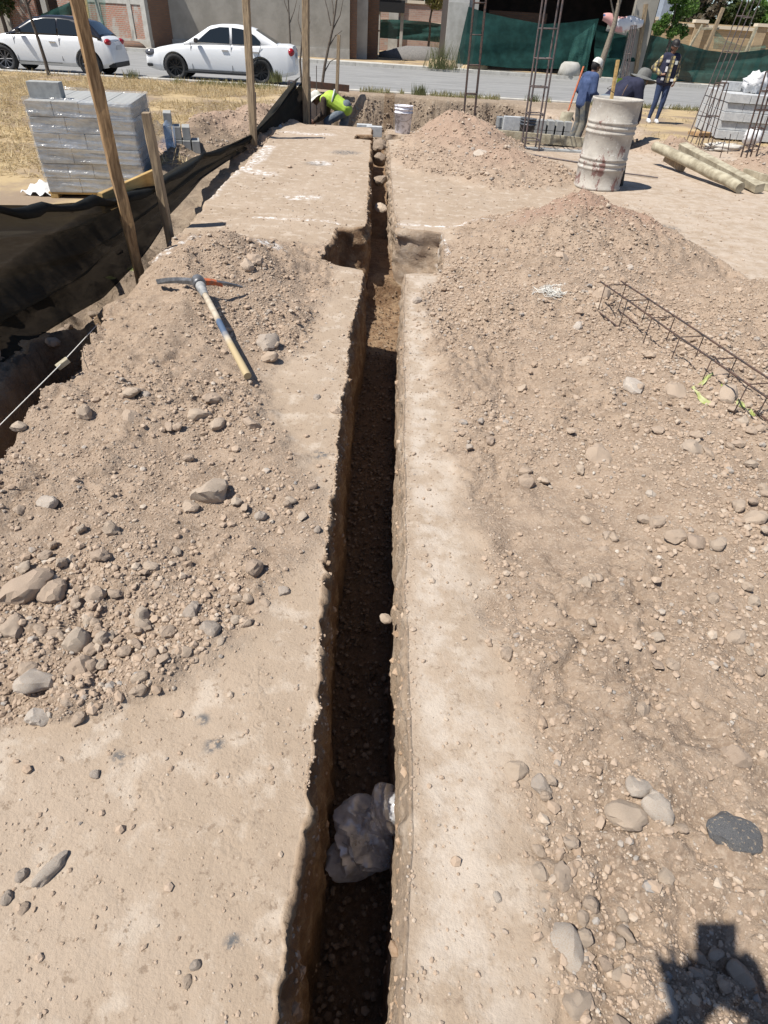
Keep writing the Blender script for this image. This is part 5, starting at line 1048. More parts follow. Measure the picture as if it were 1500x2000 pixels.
# bars on the ground
tag(MB().tube([G(1010, 296, .02), G(1060, 306, .01), G(1110, 314, .01), G(1160, 322, .01)], .012, 6).build('steel_bar', M['rebar_grey']), 'long steel bar on the ground between the far heap and the drum', 'steel bar')
tag(MB().tube([G(1215, 338, .02), G(1250, 342, .015), G(1285, 347, .02)], .010, 6).build('steel_bar', M['rebar_grey']), 'short steel bar on the ground right of the drum', 'steel bar')
for i, (x0_, y0_, x1_, y1_) in enumerate([(1405, 312, 1417, 268), (1421, 300, 1427, 262)]): tag(MB().tube([A(x0_, y0_, 12.4), A(x1_, y1_, 12.4)], .008, 5).build('steel_rod', M['rebar']), ['left one of two thin rods stuck upright in the grey soil heap', 'right one of two thin rods stuck upright in the grey soil heap'][i], 'steel rod')
for i, (x0_, y0_, y1_, Y_) in enumerate([(553, 245, 205, 13.6), (499, 268, 180, 11.6), (528, 262, 222, 12.8), (663, 247, 238, 13.5), (618, 232, 128, 14.8), (372, 0, 0, 0)][:5]): tag(MB().tube([A(x0_, y0_, Y_) + Vector((0, 0, -.2)), A(x0_, y1_, Y_)], .009, 5).build('steel_rod', M['rebar_grey']), ['thin upright rod between the lone pale block and the short rebar cage', 'thin upright rod close to the straight post before the saloon', 'thin upright rod above the lone pale block', 'short rod end at the platform edge below the crouching worker', 'tall thin rod rising over the hat of the crouching worker'][i], 'steel rod')
tag(MB().tube([A(560, 228, 13.9), A(585, 210, 14), A(592, 196, 14.1)], .012, 6).build('bent_rod', M['rebar_grey']), 'bent rod crossing the short rebar cage at the pale post', 'steel rod')
# ------------------------------------------------------------------ logs
g0 = A(1278, 283, 11.3); g1 = A(1452, 372, 9.45); g0.z = .30; g0 = A(1280, 285, 11.2); g1 = G(1446, 366, .075)
rr_ = [.068, .073, .070, .075, .071, .073, .070, .066]
tag(MB().tube([g0.lerp(g1, i / 7) + Vector((random.uniform(-.01, .01), 0, random.uniform(-.008, .008))) for i in range(8)], rr_, 14).build('timber_log', M['wood_pale']), 'thick round weathered log resting on the small earth pile, right', 'log')
g2 = A(1333, 286, 11.4); g3 = G(1484, 368, .07)
tag(MB().beam(g2, g3, .125, .11, seg=6, jit=.004, roll=.2).build('timber_beam', M['wood_pale']), 'squared pale beam lying behind the thick round log', 'beam')
tag(MB().beam(A(1300, 308, 10.9), A(1335, 330, 10.6), .08, .09).build('timber_offcut', M['wood_grey']), 'short offcut tucked under the thick round log', 'offcut')
tag(MB().beam(G(1452, 338, .06), G(1530, 362, .06), .13, .04, roll=math.pi / 2).build('plank', M['wood_pale']), 'pale plank end at the right frame edge behind the squared beam', 'plank')
tag(MB().beam(G(1487, 362, .05), G(1560, 378, .05), .12, .1).build('timber_block', M['wood_pale']), 'short thick timber cut by the right frame edge', 'timber')
# ------------------------------------------------------------------ drum
def drummat():
    m, t, b = newmat('cement_splashed_drum'); co = objco(t)
    c = mixrgb(t, ramp(t, tnoise(t, co, 4, 7, .65), .38, .62), (.46, .43, .38), (.36, .33, .29))
    c = mixrgb(t, ramp(t, tnoise(t, co, 12, 6, .8), .56, .64), c, (.56, .54, .50))
    sp = t.nodes.new('ShaderNodeSeparateXYZ'); t.links.new(co, sp.inputs[0]); s = math_(t, 'ADD', tnoise(t, stretch(t, co, (1, 1, .55)), 6.5, 8, .75), math_(t, 'MULTIPLY', sp.outputs[2], -.09))
    c = mixrgb(t, ramp(t, s, .52, .565), c, (.20, .115, .10)); t.links.new(c, b.inputs['Base Color']); b.inputs['Roughness'].default_value = .85
    bump(t, b, tnoise(t, co, 30, 6, .7), .6, .008); return m
M['drum'] = drummat()
db = A(1163, 362, 8.93); dr = .295; dh = .985
d = empty('steel_drum', (db.x + .02, 8.95, gz(db.x, 8.95) + .0), .4, 'tall cement splashed steel drum with rust patches standing in the middle right', 'drum')
pr = [(dr, 0), (dr + .012, .01), (dr + .012, .03), (dr, .045)]
for base in (.22, .61):
    for k in range(3): z = base + k * .055; pr += [(dr, z), (dr + .009, z + .012), (dr + .013, z + .022), (dr + .009, z + .033), (dr, z + .044)]
pr += [(dr, dh - .04), (dr + .012, dh - .02), (dr + .012, dh), (dr - .004, dh), (dr - .008, dh - .03)]
pr = [(r_ * 1.0, z) for r_, z in pr]
MB().lathe(pr, 72, fn=lambda a, z: 1 + .012 * math.sin(3 * a + z * 4) * math.sin(z * 3) - .02 * math.exp(-((a - 4.1) ** 2) * 6 - (z - .5) ** 2 * 30)).build('shell', M['drum'], d)
MB().lathe([(dr - .008, dh - .03), (dr - .012, .5), (0.01, .5)], 48).build('inside', M['drum'], d); MB().lathe([(dr - .01, dh - .045), (.01, dh - .05)], 48).build('fill', mat('pale_slurry', (.55, .54, .52), (.46, .45, .43), 9, .7, .004, 40), d)
w0 = A(1197, 186, 9.0); w1 = A(1207, 117, 9.0)
sb = tag(MB().beam(w0 + Vector((0, 0, -.12)), w1, .062, .03, seg=4, jit=.001).build('wooden_stick', M['wood_yellow']), 'yellow stick standing up out of the cement splashed drum', 'stick')
tag(MB().tube([A(1215, 187, 8.9), A(1219, 178, 8.9), A(1226, 166, 8.95)], .008, 6).tube([A(1200, 182, 8.8), A(1186, 172, 8.7), A(1194, 168, 8.8)], .004, 5).build('wire_handle', M['rebar']), 'thin bent wires on the rim of the cement splashed drum', 'wire')
p = G(1212, 366, 0); tag(MB().beam((p.x + .02, p.y + .15, 0), (p.x - .02, p.y + .12, .24), .10, .05).build('dark_prop', M['black']), 'small dark prop standing against the shaded foot of the drum', 'prop')
# ------------------------------------------------------------------ buckets
def bucket(loc, h_, r, m, label, hm):
    t = empty('bucket', loc, 0, label, 'bucket')
    MB().lathe([(.01, .004), (r * .82, 0), (r * .86, .01), (r * .96, h_ * .72), (r * 1.05, h_ * .725), (r * 1.05, h_ * .76), (r * .975, h_ * .765), (r * .985, h_ * .86), (r * 1.06, h_ * .865), (r * 1.06, h_ * .885), (r * .99, h_ * .89), (r, h_ * .97), (r * 1.05, h_ * .975), (r * 1.05, h_), (r * .97, h_), (r * .8, .02), (.01, .02)], 40).build('pail', m, t)
    MB().tube([(r * 1.06 * math.cos(a), -.02 - r * 1.02 * abs(math.sin(a)) * .9, h_ * .8 - r * .9 * math.sin(a) ** 1) for a in np.linspace(.05, math.pi - .05, 14)], .0035, 5).build('handle', hm, t)
    return t
q = A(786, 258, 13.0); bucket((q.x, 13.0, gz(q.x, 13.0)), .43, .165, M['bucket'], 'white plastic bucket streaked with dirt at the far end of the trench', M['rebar_grey'])
q = A(1034, 262, 13.9); bucket((q.x, 14.3, -.16), .40, .16, M['bucket_dark'], 'dark cement smeared bucket behind the largest rebar column', M['rebar_grey'])
tag(MB().sheet(16, 5, lambda u, v: (A(1072, 258, 13.5).x + .75 * u, 13.2 + .4 * v, -.02 + .05 * math.sin(u * 13 + v * 7) + .05 * math.sin(v * 9))).build('dark_cloth', M['khaki']), 'crumpled dark cloth on the formwork beside the dark bucket', 'cloth')
# ------------------------------------------------------------------ pickaxe
def above(px, py, dz):
    z = .1
    for _ in range(6): p = G(px, py, z); z = gz(p.x, p.y) + dz
    return G(px, py, z)
hub = above(388, 552, .075); end = above(484, 736, .03); lt = above(306, 552, .055); rt = above(474, 562, .05)
t = empty('pickaxe', hub, 0, 'worn pickaxe with taped wooden handle and one orange arm, lying on the left heap', 'pickaxe')
lt -= hub; rt -= hub; e = end - hub; ex = e.normalized()
head = MB()
def arm(tip, w0, w1, h0, h1, bend, n=8):
    P = [Vector((0, 0, 0)).lerp(tip, i / n) + Vector((0, 0, bend * math.sin(math.pi * i / n * .9))) for i in range(n + 1)]; mb = MB(); vs = []
    for i, p in enumerate(P):
        s = i / n; w = w0 + (w1 - w0) * s; h_ = h0 + (h1 - h0) * s; a = ex * w / 2; b = Vector((0, 0, h_ / 2)); vs += [p + a + b, p - a + b, p - a - b, p + a - b]
    fs = [(i * 4 + j, i * 4 + (j + 1) % 4, i * 4 + 4 + (j + 1) % 4, i * 4 + 4 + j) for i in range(n) for j in range(4)] + [(3, 2, 1, 0), tuple(n * 4 + j for j in range(4))]
    return mb.add(vs, fs, False)
head = arm(lt, .032, .052, .030, .007, .014); head.build('blade', M['iron'], t)
arm(rt, .030, .016, .028, .008, .014).build('point', M['iron'], t); ar2 = arm(rt * .52, .034, .027, .031, .021, .014, 6); ar2.build('painted_arm', M['orange'], t)
MB().lathe([(.030, -.034), (.036, -.036), (.040, -.015), (.040, .02), (.035, .036), (.020, .042), (.004, .043)], 20).build('eye', M['iron'], t, rz=(-ex).to_track_quat('Z', 'Y').to_euler())
MB().tube([ex * .02, ex * .06, ex * .12, ex * .15], [.030, .030, .024, .020], 14).build('collar', mat('dusty_grey_tape', (.16, .17, .18), (.34, .34, .33), 30, .7, .003, 60), t)
def handlemat():
    m, t_, b = newmat('painted_handle'); co = objco(t_); sp = t_.nodes.new('ShaderNodeVectorMath'); sp.operation = 'DOT_PRODUCT'; t_.links.new(co, sp.inputs[0]); sp.inputs[1].default_value = ex
    n = math_(t_, 'ADD', sp.outputs['Value'], math_(t_, 'MULTIPLY', tnoise(t_, co, 22, 4), .05)); L_ = e.length
    c = mixrgb(t_, ramp(t_, tnoise(t_, stretch(t_, co, (1, 1, 1)), 18, 6), .35, .65), (.50, .44, .35), (.36, .30, .22))
    c = mixrgb(t_, ramp(t_, n, L_ * .66, L_ * .75), c, (.42, .33, .19)); k = math_(t_, 'MULTIPLY', ramp(t_, n, L_ * .46, L_ * .49), math_(t_, 'SUBTRACT', 1., ramp(t_, n, L_ * .58, L_ * .68)))
    c = mixrgb(t_, k, c, (.07, .11, .18)); t_.links.new(c, b.inputs['Base Color']); b.inputs['Roughness'].default_value = .75; bump(t_, b, tnoise(t_, co, 50), .4, .002); return m
MB().tube([ex * .13 + (e - ex * .13) * i / 8 + Vector((0, 0, .004 * math.sin(i))) for i in range(9)], [.0175, .018, .0185, .018, .018, .0185, .019, .020, .0205], 14).build('handle', handlemat(), t)
# ------------------------------------------------------------------ string tangle, yellow strips, guide string, plastic bag
mb = MB(); c = above(1085, 572, .02)
for i in range(34):
    a0_ = random.uniform(0, 6.28); pts = []; cxr, cyr = random.gauss(0, .035), random.gauss(0, .028); r_ = random.uniform(.02, .075)
    for k in range(16): a = a0_ + k * random.uniform(.3, .5); pts.append(c + Vector((cxr + r_ * 1.2 * math.cos(a) + random.gauss(0, .004), cyr + r_ * .9 * math.sin(a), random.uniform(-.008, .03))))
    mb.tube(pts, .0016, 4)
for i in range(5): mb.tube([c + Vector((-.06, .0, .01)), c + Vector((-.1 - .01 * i, .02 * i - .03, .005)), c + Vector((-.14 - .008 * i, .01 - .015 * i, -.005))], .0016, 4)
mb.tube([c + Vector((.06 + .05 * math.cos(a), .02 + .06 * math.sin(a), .01)) for a in np.linspace(-2, 2.2, 14)], .0016, 4)
tag(mb.build('string_tangle', M['string']), 'tangle of white string lying on the reddish heap', 'string')
def strip(pts, w, label):
    P = [above(x, y, .015) for x, y in pts]; n = len(P) - 1
    def f(u, v):
        t = u * n; i = min(int(t), n - 1); p = P[i].lerp(P[i + 1], t - i); d = (P[min(i + 1, n)] - P[max(i - 1, 0)]).normalized(); s = d.cross(Vector((0, 0, 1)))
        return p + s * (v - .5) * w * (1 + .4 * math.sin(u * 7)) + s * .006 * math.sin(u * 16) + Vector((0, 0, .006 * math.sin(u * 9 + v * 3) + .006 * math.sin(v * 5)))
    tag(MB().sheet(40, 5, f).build('plastic_strip', M['yellow_strip']), label, 'plastic strip')
strip([(1390, 730), (1372, 745), (1356, 758), (1365, 775), (1388, 788)], .020, 'curled yellow green plastic strip under the middle of the rebar cage')
strip([(1380, 735), (1400, 745), (1412, 755)], .012, 'short yellow green strip end above the curled one under the cage')
strip([(1440, 782), (1458, 798), (1474, 812)], .014, 'straight yellow green plastic strip at the right end of the rebar cage')
strip([(208, 545), (228, 537), (246, 530), (262, 522)], .05, 'crushed yellow green plastic piece at the foot of the tall leaning post')
pg = above(118, 715, .01); s0 = G(-40, 870, .0); s1 = A(192, 632, 3.42)
tag(MB().tube([G(-60, 890, .02), A(118, 712, 2.62), A(192, 632, 3.45)], .0022, 5).build('guide_string', M['string']), 'thin guide string stretched above the side trench, lower left', 'string')
tag(MB().beam(A(112, 718, 2.62), A(133, 702, 2.66), .03, .025).build('string_peg', M['wood_pale']), 'short pale wooden peg tied to the guide string', 'peg')
pp = A(715, 1642, .80)
def bag(c, r, sc, seed):
    v, f = ico(5); n = lambda k, a: noise(v[:, 0] * k + a + v[:, 2] * k * .7, v[:, 1] * k - a + v[:, 2] * k * .4, seed)
    q = v * (1 + .30 * n(1.3, 3) + .20 * (1 - np.abs(n(2.4, 7)) * 2) * .6 - .12 * np.abs(n(4, 2)) + .05 * np.abs(n(8, 5)) - .015 * np.abs(n(17, 1)))[:, None]; q = q * r * np.array(sc) + np.array(c); return q, f
b1, f1 = bag((pp.x + .002, pp.y + .01, pp.z), .112, (1.15, 1.05, .8), 5); b2, f2 = bag((pp.x + .055, pp.y + .06, pp.z + .07), .070, (.85, 1.1, 1.15), 9)
bo = bpy.data.objects.new('plastic_bag', np_mesh('plastic_bag', np.concatenate([b1, b2]), np.concatenate([f1, f2 + len(b1)]), True, M['bag_film'])); bo.data.set_sharp_from_angle(angle=.5); COL.objects.link(bo)
tag(bo, 'crumpled clear plastic bag lying in the bottom of the trench', 'bag')
# ------------------------------------------------------------------ people
def capsule(mb, a, b, ra, rb, n=12):
    a = Vector(a); b = Vector(b); d = b - a; L_ = max(d.length, 1e-4); q = d.to_track_quat('Z', 'Y').to_matrix() if d.length > 1e-4 else Matrix.Identity(3); P = []
    for k in range(1, 5): t = -math.pi / 2 + k * math.pi / 8 ; P.append((ra * math.cos(t), ra * math.sin(t)))
    for k in range(0, 4): t = k * math.pi / 8; P.append((rb * math.cos(t), L_ + rb * math.sin(t)))
    vs = [a + q @ Vector((0, 0, -ra))]; fs = []
    for r_, z in P:
        for i in range(n): th = 2 * math.pi * i / n; vs.append(a + q @ Vector((r_ * math.cos(th), r_ * math.sin(th), z)))
    vs.append(a + q @ Vector((0, 0, L_ + rb))); m = len(P)
    for i in range(n): fs.append((0, 1 + (i + 1) % n, 1 + i)); fs.append((len(vs) - 1, 1 + (m - 1) * n + i, 1 + (m - 1) * n + (i + 1) % n))
    for j in range(m - 1):
        for i in range(n): fs.append((1 + j * n + i, 1 + j * n + (i + 1) % n, 1 + (j + 1) * n + (i + 1) % n, 1 + (j + 1) * n + i))
    mb.add(vs, fs, True)
def fuse(mb, name, m, parent, voxel, smooth=4, wrinkle=0):
    o = mb.build(name, m, parent); r = o.modifiers.new('r', 'REMESH'); r.mode = 'VOXEL'; r.voxel_size = voxel; r.use_smooth_shade = True
    if smooth: s = o.modifiers.new('s', 'SMOOTH'); s.iterations = smooth; s.factor = .5
    modapply(o); o.data.materials.clear(); o.data.materials.append(m); o.data.polygons.foreach_set('use_smooth', [True] * len(o.data.polygons)); return o
def hand(mb, w, d, n, side, s=1.0, curl=.5, ext=None):
    """palm from the wrist w along d, palm normal n, thumb on side (+1/-1); five separate fingers"""
    d = Vector(d).normalized(); n = Vector(n); n = (n - d * n.dot(d)).normalized(); x = d.cross(n).normalized() * side; w = Vector(w)
    pc = w + d * .085 * s
    for k in (-1, -.33, .33, 1): capsule(mb, w + d * .015 * s + x * k * .014 * s, pc + x * k * .030 * s, .015 * s, .0125 * s, 8)
    for i, (k, ln) in enumerate(((.034, .070), (.0115, .080), (-.0115, .074), (-.034, .058))):
        c = curl if ext is None or i not in ext else .04
        p = pc + x * k * s; ang = 0
        for j, f in enumerate((.45, .32, .23)):
            ang += c * (1.1, 1.3, .8)[j]; q = p + (d * math.cos(ang) + n * math.sin(ang)) * ln * f * s + x * (k * .12 * s); capsule(mb, p, q, (.0092 - .0008 * j) * s, (.0086 - .0010 * j) * s, 8); p = q
    p = w + d * .03 * s + x * .024 * s
    for j, f in enumerate((.038, .030, .024)): q = p + (d * (.45 + .2 * j) + x * (.8 - .35 * j) + n * (.25 + .3 * j)).normalized() * f * s; capsule(mb, p, q, (.0125 - .0015 * j) * s, (.0110 - .0015 * j) * s, 8); p = q
def head(mb, c, up, fw, s=1.0):
    c = Vector(c); up = Vector(up).normalized(); fw = Vector(fw); fw = (fw - up * fw.dot(up)).normalized(); rt = fw.cross(up)
    Rm = Matrix((rt, fw, up)).transposed()
    mb.ball(c + up * .02 * s, .108 * s, 20, 14, (.74, .92, 1.0), Rm); capsule(mb, c + fw * .03 * s - up * .055 * s, c + fw * .045 * s - up * .075 * s, .048 * s, .034 * s)
    capsule(mb, c + fw * .095 * s + up * .01 * s, c + fw * .112 * s - up * .022 * s, .009 * s, .015 * s, 8)      # nose
    capsule(mb, c + fw * .090 * s - up * .052 * s + rt * .018 * s, c + fw * .090 * s - up * .052 * s - rt * .018 * s, .008 * s, .008 * s, 8)  # lips
    for k in (-1, 1): mb.ball(c + rt * k * .080 * s - up * .002 * s, .030 * s, 8, 6, (.35, .6, 1), Rm); capsule(mb, c + fw * .085 * s + up * .035 * s + rt * k * .018 * s, c + fw * .078 * s + up * .035 * s + rt * k * .045 * s, .010 * s, .009 * s, 8)
    return rt, fw, up
def eyes(parent, c, rt, fw, up, s=1.0):
    c = Vector(c); mb = MB()
    for k in (-1, 1): mb.ball(c + fw * .087 * s + up * .016 * s + rt * k * .030 * s, .0115 * s, 8, 6)
    mb.build('eyes', mat('eye', (.05, .03, .02), rough=.2), parent)
def person(loc, rz, J, label, skin='skin', s=1.0, hands=((.6, None), (.6, None)), palm=None):
    """J: joints in local metres, +Y ahead. body is one fused surface."""
    t = empty('person', loc, rz, label, 'person'); j = {k: Vector(v) for k, v in J.items()}; mb = MB()
    for k in (-.07, 0, .07): capsule(mb, j['pelvis'] + Vector((k, 0, 0)), j['chest'] + (j['shR'] - j['shL']) * k * 2.2, .10, .115)
    capsule(mb, j['shL'].lerp(j['shR'], .16), j['shL'].lerp(j['shR'], .84), .075, .075); capsule(mb, j['chest'], j['neck'], .07, .052); capsule(mb, j['neck'], j['head'], .052, .055)
    for S_ in 'LR':
        capsule(mb, j['sh' + S_], j['el' + S_], .052, .040); capsule(mb, j['el' + S_], j['wr' + S_], .040, .026)
        capsule(mb, j['hip' + S_], j['kn' + S_], .082, .056); capsule(mb, j['kn' + S_], j['an' + S_], .055, .036); capsule(mb, j['an' + S_] + Vector((0, -.04, -.04)), j['an' + S_] + j.get('foot' + S_, Vector((0, .15, -.055))), .034, .030)
        d = (j['wr' + S_] - j['el' + S_]).normalized(); i = 'LR'.index(S_); n = (palm[i] if palm else Vector((1 if S_ == 'L' else -1, 0, 0)))
        hand(mb, j['wr' + S_], j.get('hd' + S_, d), n, -1 if S_ == 'L' else 1, 1.0, hands[i][0], hands[i][1])
    hup = j.get('hup', (j['head'] - j['neck'])); hf = j.get('hfw', Vector((0, 1, 0))); fr = head(mb, j['head'], hup, hf); fuse(mb, 'body', M[skin], t, .0085, 3); eyes(t, j['head'], *fr)
    return t, j, fr
def shirt(t, j, m, name='shirt', grow=.018, full=True, low=.0, m_v=.013):
    mb = MB(); g = grow
    for k in (-.07, 0, .07): capsule(mb, j['pelvis'] + Vector((k, 0, low)), j['chest'] + (j['shR'] - j['shL']) * k * 2.2, .10 + g, .115 + g)
    capsule(mb, j['shL'].lerp(j['shR'], .14), j['shL'].lerp(j['shR'], .86), .075 + g * .8, .075 + g * .8)
    if full:
        for S_ in 'LR': capsule(mb, j['sh' + S_], j['el' + S_], .054 + g, .044 + g); capsule(mb, j['el' + S_], j['el' + S_].lerp(j['wr' + S_], .92), .044 + g, .028 + g)
    return fuse(mb, name, m, t, m_v, 2)
def trousers(t, j, m, g=.02, tight=False):
    mb = MB()
    for k in (-.07, 0, .07): capsule(mb, j['pelvis'] + Vector((k, 0, -.02)), j['pelvis'] + Vector((k, 0, .06)), .102 + g * .7, .10 + g * .6)
    for S_ in 'LR': capsule(mb, j['hip' + S_], j['kn' + S_], .084 + g, .056 + g); capsule(mb, j['kn' + S_], j['kn' + S_].lerp(j['an' + S_], .93), .056 + g, (.036 if tight else .05) + g)
    return fuse(mb, 'trousers', m, t, .013, 2)
def shoes(t, j, m):
    for S_ in 'LR': mb = MB(); capsule(mb, j['an' + S_] + Vector((0, -.045, -.045)), j['an' + S_] + j.get('foot' + S_, Vector((0, .15, -.055))), .045, .040); capsule(mb, j['an' + S_] + Vector((0, -.02, -.01)), j['an' + S_] + Vector((0, .06, -.05)), .047, .042); fuse(mb, 'shoe', m, t, .01, 2)
def cap(t, c, fr, m, name='cap', brim=0, bill=True, flap=False, s=1.0):
    rt, fw, up = fr; c = Vector(c); Rm = Matrix((rt, fw, up)).transposed(); mb = MB()
    def L_(p): return c + Rm @ (Vector(p) * s)
    n = 28; vs = []; prof = [(.0, .150), (.05, .145), (.085, .125), (.104, .085), (.108, .045)]
    mb.sheet(n, len(prof) - 1, lambda u, v: L_((prof[round(v * 4)][0] * .86 * math.cos(u * 6.2832), prof[round(v * 4)][0] * math.sin(u * 6.2832), prof[round(v * 4)][1])))
    if brim: mb.sheet(n, 3, lambda u, v: L_(((.108 * .86 + brim * v) * math.cos(u * 6.2832), (.108 + brim * v) * math.sin(u * 6.2832), .045 - .03 * v + .018 * math.sin(2 * u * 6.2832) * v))); mb.sheet(n, 3, lambda u, v: L_(((.108 * .86 + brim * v) * math.cos(u * 6.2832), (.108 + brim * v) * math.sin(u * 6.2832), .040 - .03 * v + .018 * math.sin(2 * u * 6.2832) * v)))
    if bill: mb.sheet(12, 4, lambda u, v: L_((.095 * math.cos(math.pi * u) * (1 - .15 * v), .085 * math.sin(math.pi * u) * (1 - 0) + .08 * v * math.sin(math.pi * u) + .01, .050 - .022 * v)))
    if flap: mb.sheet(14, 6, lambda u, v: L_(((.10 + .05 * v) * math.cos(math.pi * (1.0 + u)), (.10 + .05 * v) * math.sin(math.pi * (1 + u)), .045 - .20 * v)))
    mb.build(name, m, t)
def hair(t, c, fr, m, long_=0, s=1.0):
    rt, fw, up = fr; Rm = Matrix((rt, fw, up)).transposed(); mb = MB(); c = Vector(c)
    mb.ball(c + up * .03 - fw * .012, .118 * s, 18, 12, (.76, .92, .98), Rm, fn=lambda p: p if not (p.y > .055 and p.z < .05) else Vector((p.x * .8, .05, p.z * .8)))
    if long_: capsule(mb, c - fw * .07, c - fw * .08 - up * long_, .06, .045)
    mb.build('hair', m, t)
# woman on the dry grass, facing the camera and turned a little to her left
wz = gz(6.1, 17.8)
J = dict(pelvis=(0, 0, .87), chest=(0, .0, 1.20), neck=(.0, .01, 1.37), head=(.0, .03, 1.50), shL=(-.165, 0, 1.30), shR=(.165, 0, 1.30), elL=(-.24, -.02, 1.03), wrL=(-.20, .12, .86), elR=(.33, -.06, 1.10), wrR=(.16, .10, .98),
    hdR=(-.7, .3, .25), hipL=(-.085, 0, .84), knL=(-.09, .02, .46), anL=(-.07, -.02, .09), hipR=(.085, 0, .84), knR=(.085, .02, .46), anR=(.12, -.02, .09), hfw=(-.25, 1, -.22))
t, j, fr = person((6.12, 17.8, wz), math.radians(176), J, 'woman in navy vest, plaid shirt, blue trousers and white shoes standing on dry grass')
shirt(t, j, M['plaid'], grow=.014); v_ = shirt(t, j, M['navy_dark'], 'vest', .036, False)
MB().sheet(8, 12, lambda u, v: Vector((-.045 + .09 * u, .172 - .008 * math.cos((u - .5) * 3), .84 + .50 * v))).build('shirt_front', M['plaid'], t)
for x, z, w, h_, mm in ((.10, 1.24, .075, .05, 'white_plastic'), (.085, 1.09, .045, .10, 'banner'), (.12, .90, .06, .05, 'white_plastic'), (-.11, .89, .07, .05, 'white_plastic'), (-.10, 1.22, .06, .07, 'reflect')): MB().box((x, .175, z), (w, .012, h_)).build('badge', M[mm], t)
trousers(t, j, M['navy'], .008, True); shoes(t, j, M['white_plastic']); hair(t, j['head'], fr, M['hair'], .10); cap(t, j['head'], fr, M['hair'], bill=True)
# blue shirted worker standing in the foundation
p = A(1139, 200, 15.6)
J = dict(pelvis=(0, 0, .88), chest=(0, .03, 1.20), neck=(0, .08, 1.38), head=(0, .13, 1.50), shL=(-.19, .05, 1.32), shR=(.19, .05, 1.32), elL=(-.24, -.02, 1.06), wrL=(-.16, .14, .92), elR=(.24, .05, 1.05), wrR=(.16, .22, .98), hipL=(-.09, 0, .85), knL=(-.11, .06, .46), anL=(-.12, -.02, .08), hipR=(.09, 0, .85), knR=(.12, .04, .46), anR=(.13, -.06, .08), hfw=(.0, 1, -.45))
sc = 0.94; t, j, fr = person((p.x, 15.6, -.32), math.radians(-68), J, 'worker in a blue shirt and white cap standing beside the shovel, left of the drum', 'skin_dark'); t.scale = (sc,) * 3
shirt(t, j, M['blue_shirt'], grow=.028, low=-.05); trousers(t, j, M['khaki'], .03); shoes(t, j, M['leather']); hair(t, j['head'], fr, M['hair']); cap(t, j['head'], fr, M['hat_white'], s=1.16)
q0, q1 = A(1106, 228, 15.0), A(1140, 130, 15.3)
t = empty('shovel', q0, 0, 'red handled shovel leaning beside the worker in the blue shirt', 'shovel'); d = q1 - q0
MB().tube([d * .12, d], .02, 8).build('shaft', M['orange'], t); MB().sheet(6, 8, lambda u, v: Vector((-.13 + .26 * u * (1), -.02 - .04 * math.sin(math.pi * u), 0)) + d * (.22 * v - .12) + Vector((.0, 0, 0)) * u).build('blade', M['wood_pale'], t)
# stooping worker with the wide grey hat, behind the drum
hp = A(1258, 142, 14.4)
J = dict(pelvis=(0, -.32, .66), chest=(0, .0, .90), neck=(0, .16, 1.00), head=(0, .27, 1.03), shL=(-.19, .09, .98), shR=(.19, .09, .98), elL=(-.22, .16, .70), wrL=(-.12, .30, .50), elR=(.22, .16, .70), wrR=(.12, .30, .50), hipL=(-.09, -.32, .64), knL=(-.14, .0, .42), anL=(-.12, -.24, .08), hipR=(.09, -.32, .64), knR=(.14, .0, .42), anR=(.12, -.24, .08), hup=(0, .25, 1), hfw=(0, 1, -.35))
rzz = math.radians(-70); off = Matrix.Rotation(rzz, 3, 'Z') @ Vector((0, .27, 0))
off *= 1.2; t, j, fr = person((hp.x - off.x, hp.y - off.y, gz(hp.x, hp.y) + .02), rzz, J, 'stooping worker in a wide grey hat with a neck flap, half hidden behind the drum', 'skin_dark'); t.scale = (1.2,) * 3
shirt(t, j, M['navy_dark'], grow=.03); trousers(t, j, M['jeans'], .025); shoes(t, j, M['leather']); cap(t, j['head'], fr, M['hat_grey'], 'hat', brim=.10, bill=False, flap=True, s=1.12)
MB().sheet(3, 8, lambda u, v: j['chest'] + Vector((-.155, -.10 + .10 * u, -.12 + .26 * v))).build('reflective_stripe', M['hivis'], t)
# worker bending in the pit, hi-vis vest, facing left
hp = A(618, 186, 14.75)
J = dict(pelvis=(0, -.34, .98), chest=(0, .02, 1.16), neck=(0, .20, 1.17), head=(0, .34, 1.13), shL=(-.20, .12, 1.14), shR=(.20, .12, 1.14), elL=(-.24, .12, .88), wrL=(-.14, .36, .72), elR=(.22, .14, .86), wrR=(.12, .38, .70), hipL=(-.09, -.32, .95), knL=(-.15, .06, .74), anL=(-.14, -.04, .32), hipR=(.10, -.34, .95), knR=(.12, -.22, .50), anR=(.12, -.36, .08), hup=(0, .45, .9), hfw=(0, .6, -.8))
off = Matrix.Rotation(math.radians(82), 3, 'Z') @ Vector((0, .34, 0)); k = .92
bz = hp.z - 1.20 * k
t, j, fr = person((hp.x - off.x * k, 14.75 - off.y * k, bz), math.radians(82), J, 'worker in a hi-vis yellow vest and white hat bending over in the pit', 'skin_dark'); t.scale = (k,) * 3
shirt(t, j, M['brown_cloth'], grow=.020); vs_ = shirt(t, j, M['hivis'], 'vest', .038, False); trousers(t, j, M['jeans'], .028); shoes(t, j, M['leather']); cap(t, j['head'], fr, M['hat_white'], 'hat', brim=.05, bill=False, s=1.1)
MB().tube([j['chest'] + Vector((math.cos(a) * .205, -.10 + .02 * math.sin(a * 2), math.sin(a) * .165)) for a in np.linspace(0, 6.2832, 24)], .018, 6).build('reflective_stripe', M['reflect'], t)
block((hp.x + .18, 14.72, -.93), (.4, .4, .42), .1, 'block', 'grey block underfoot of the bending worker in the pit')
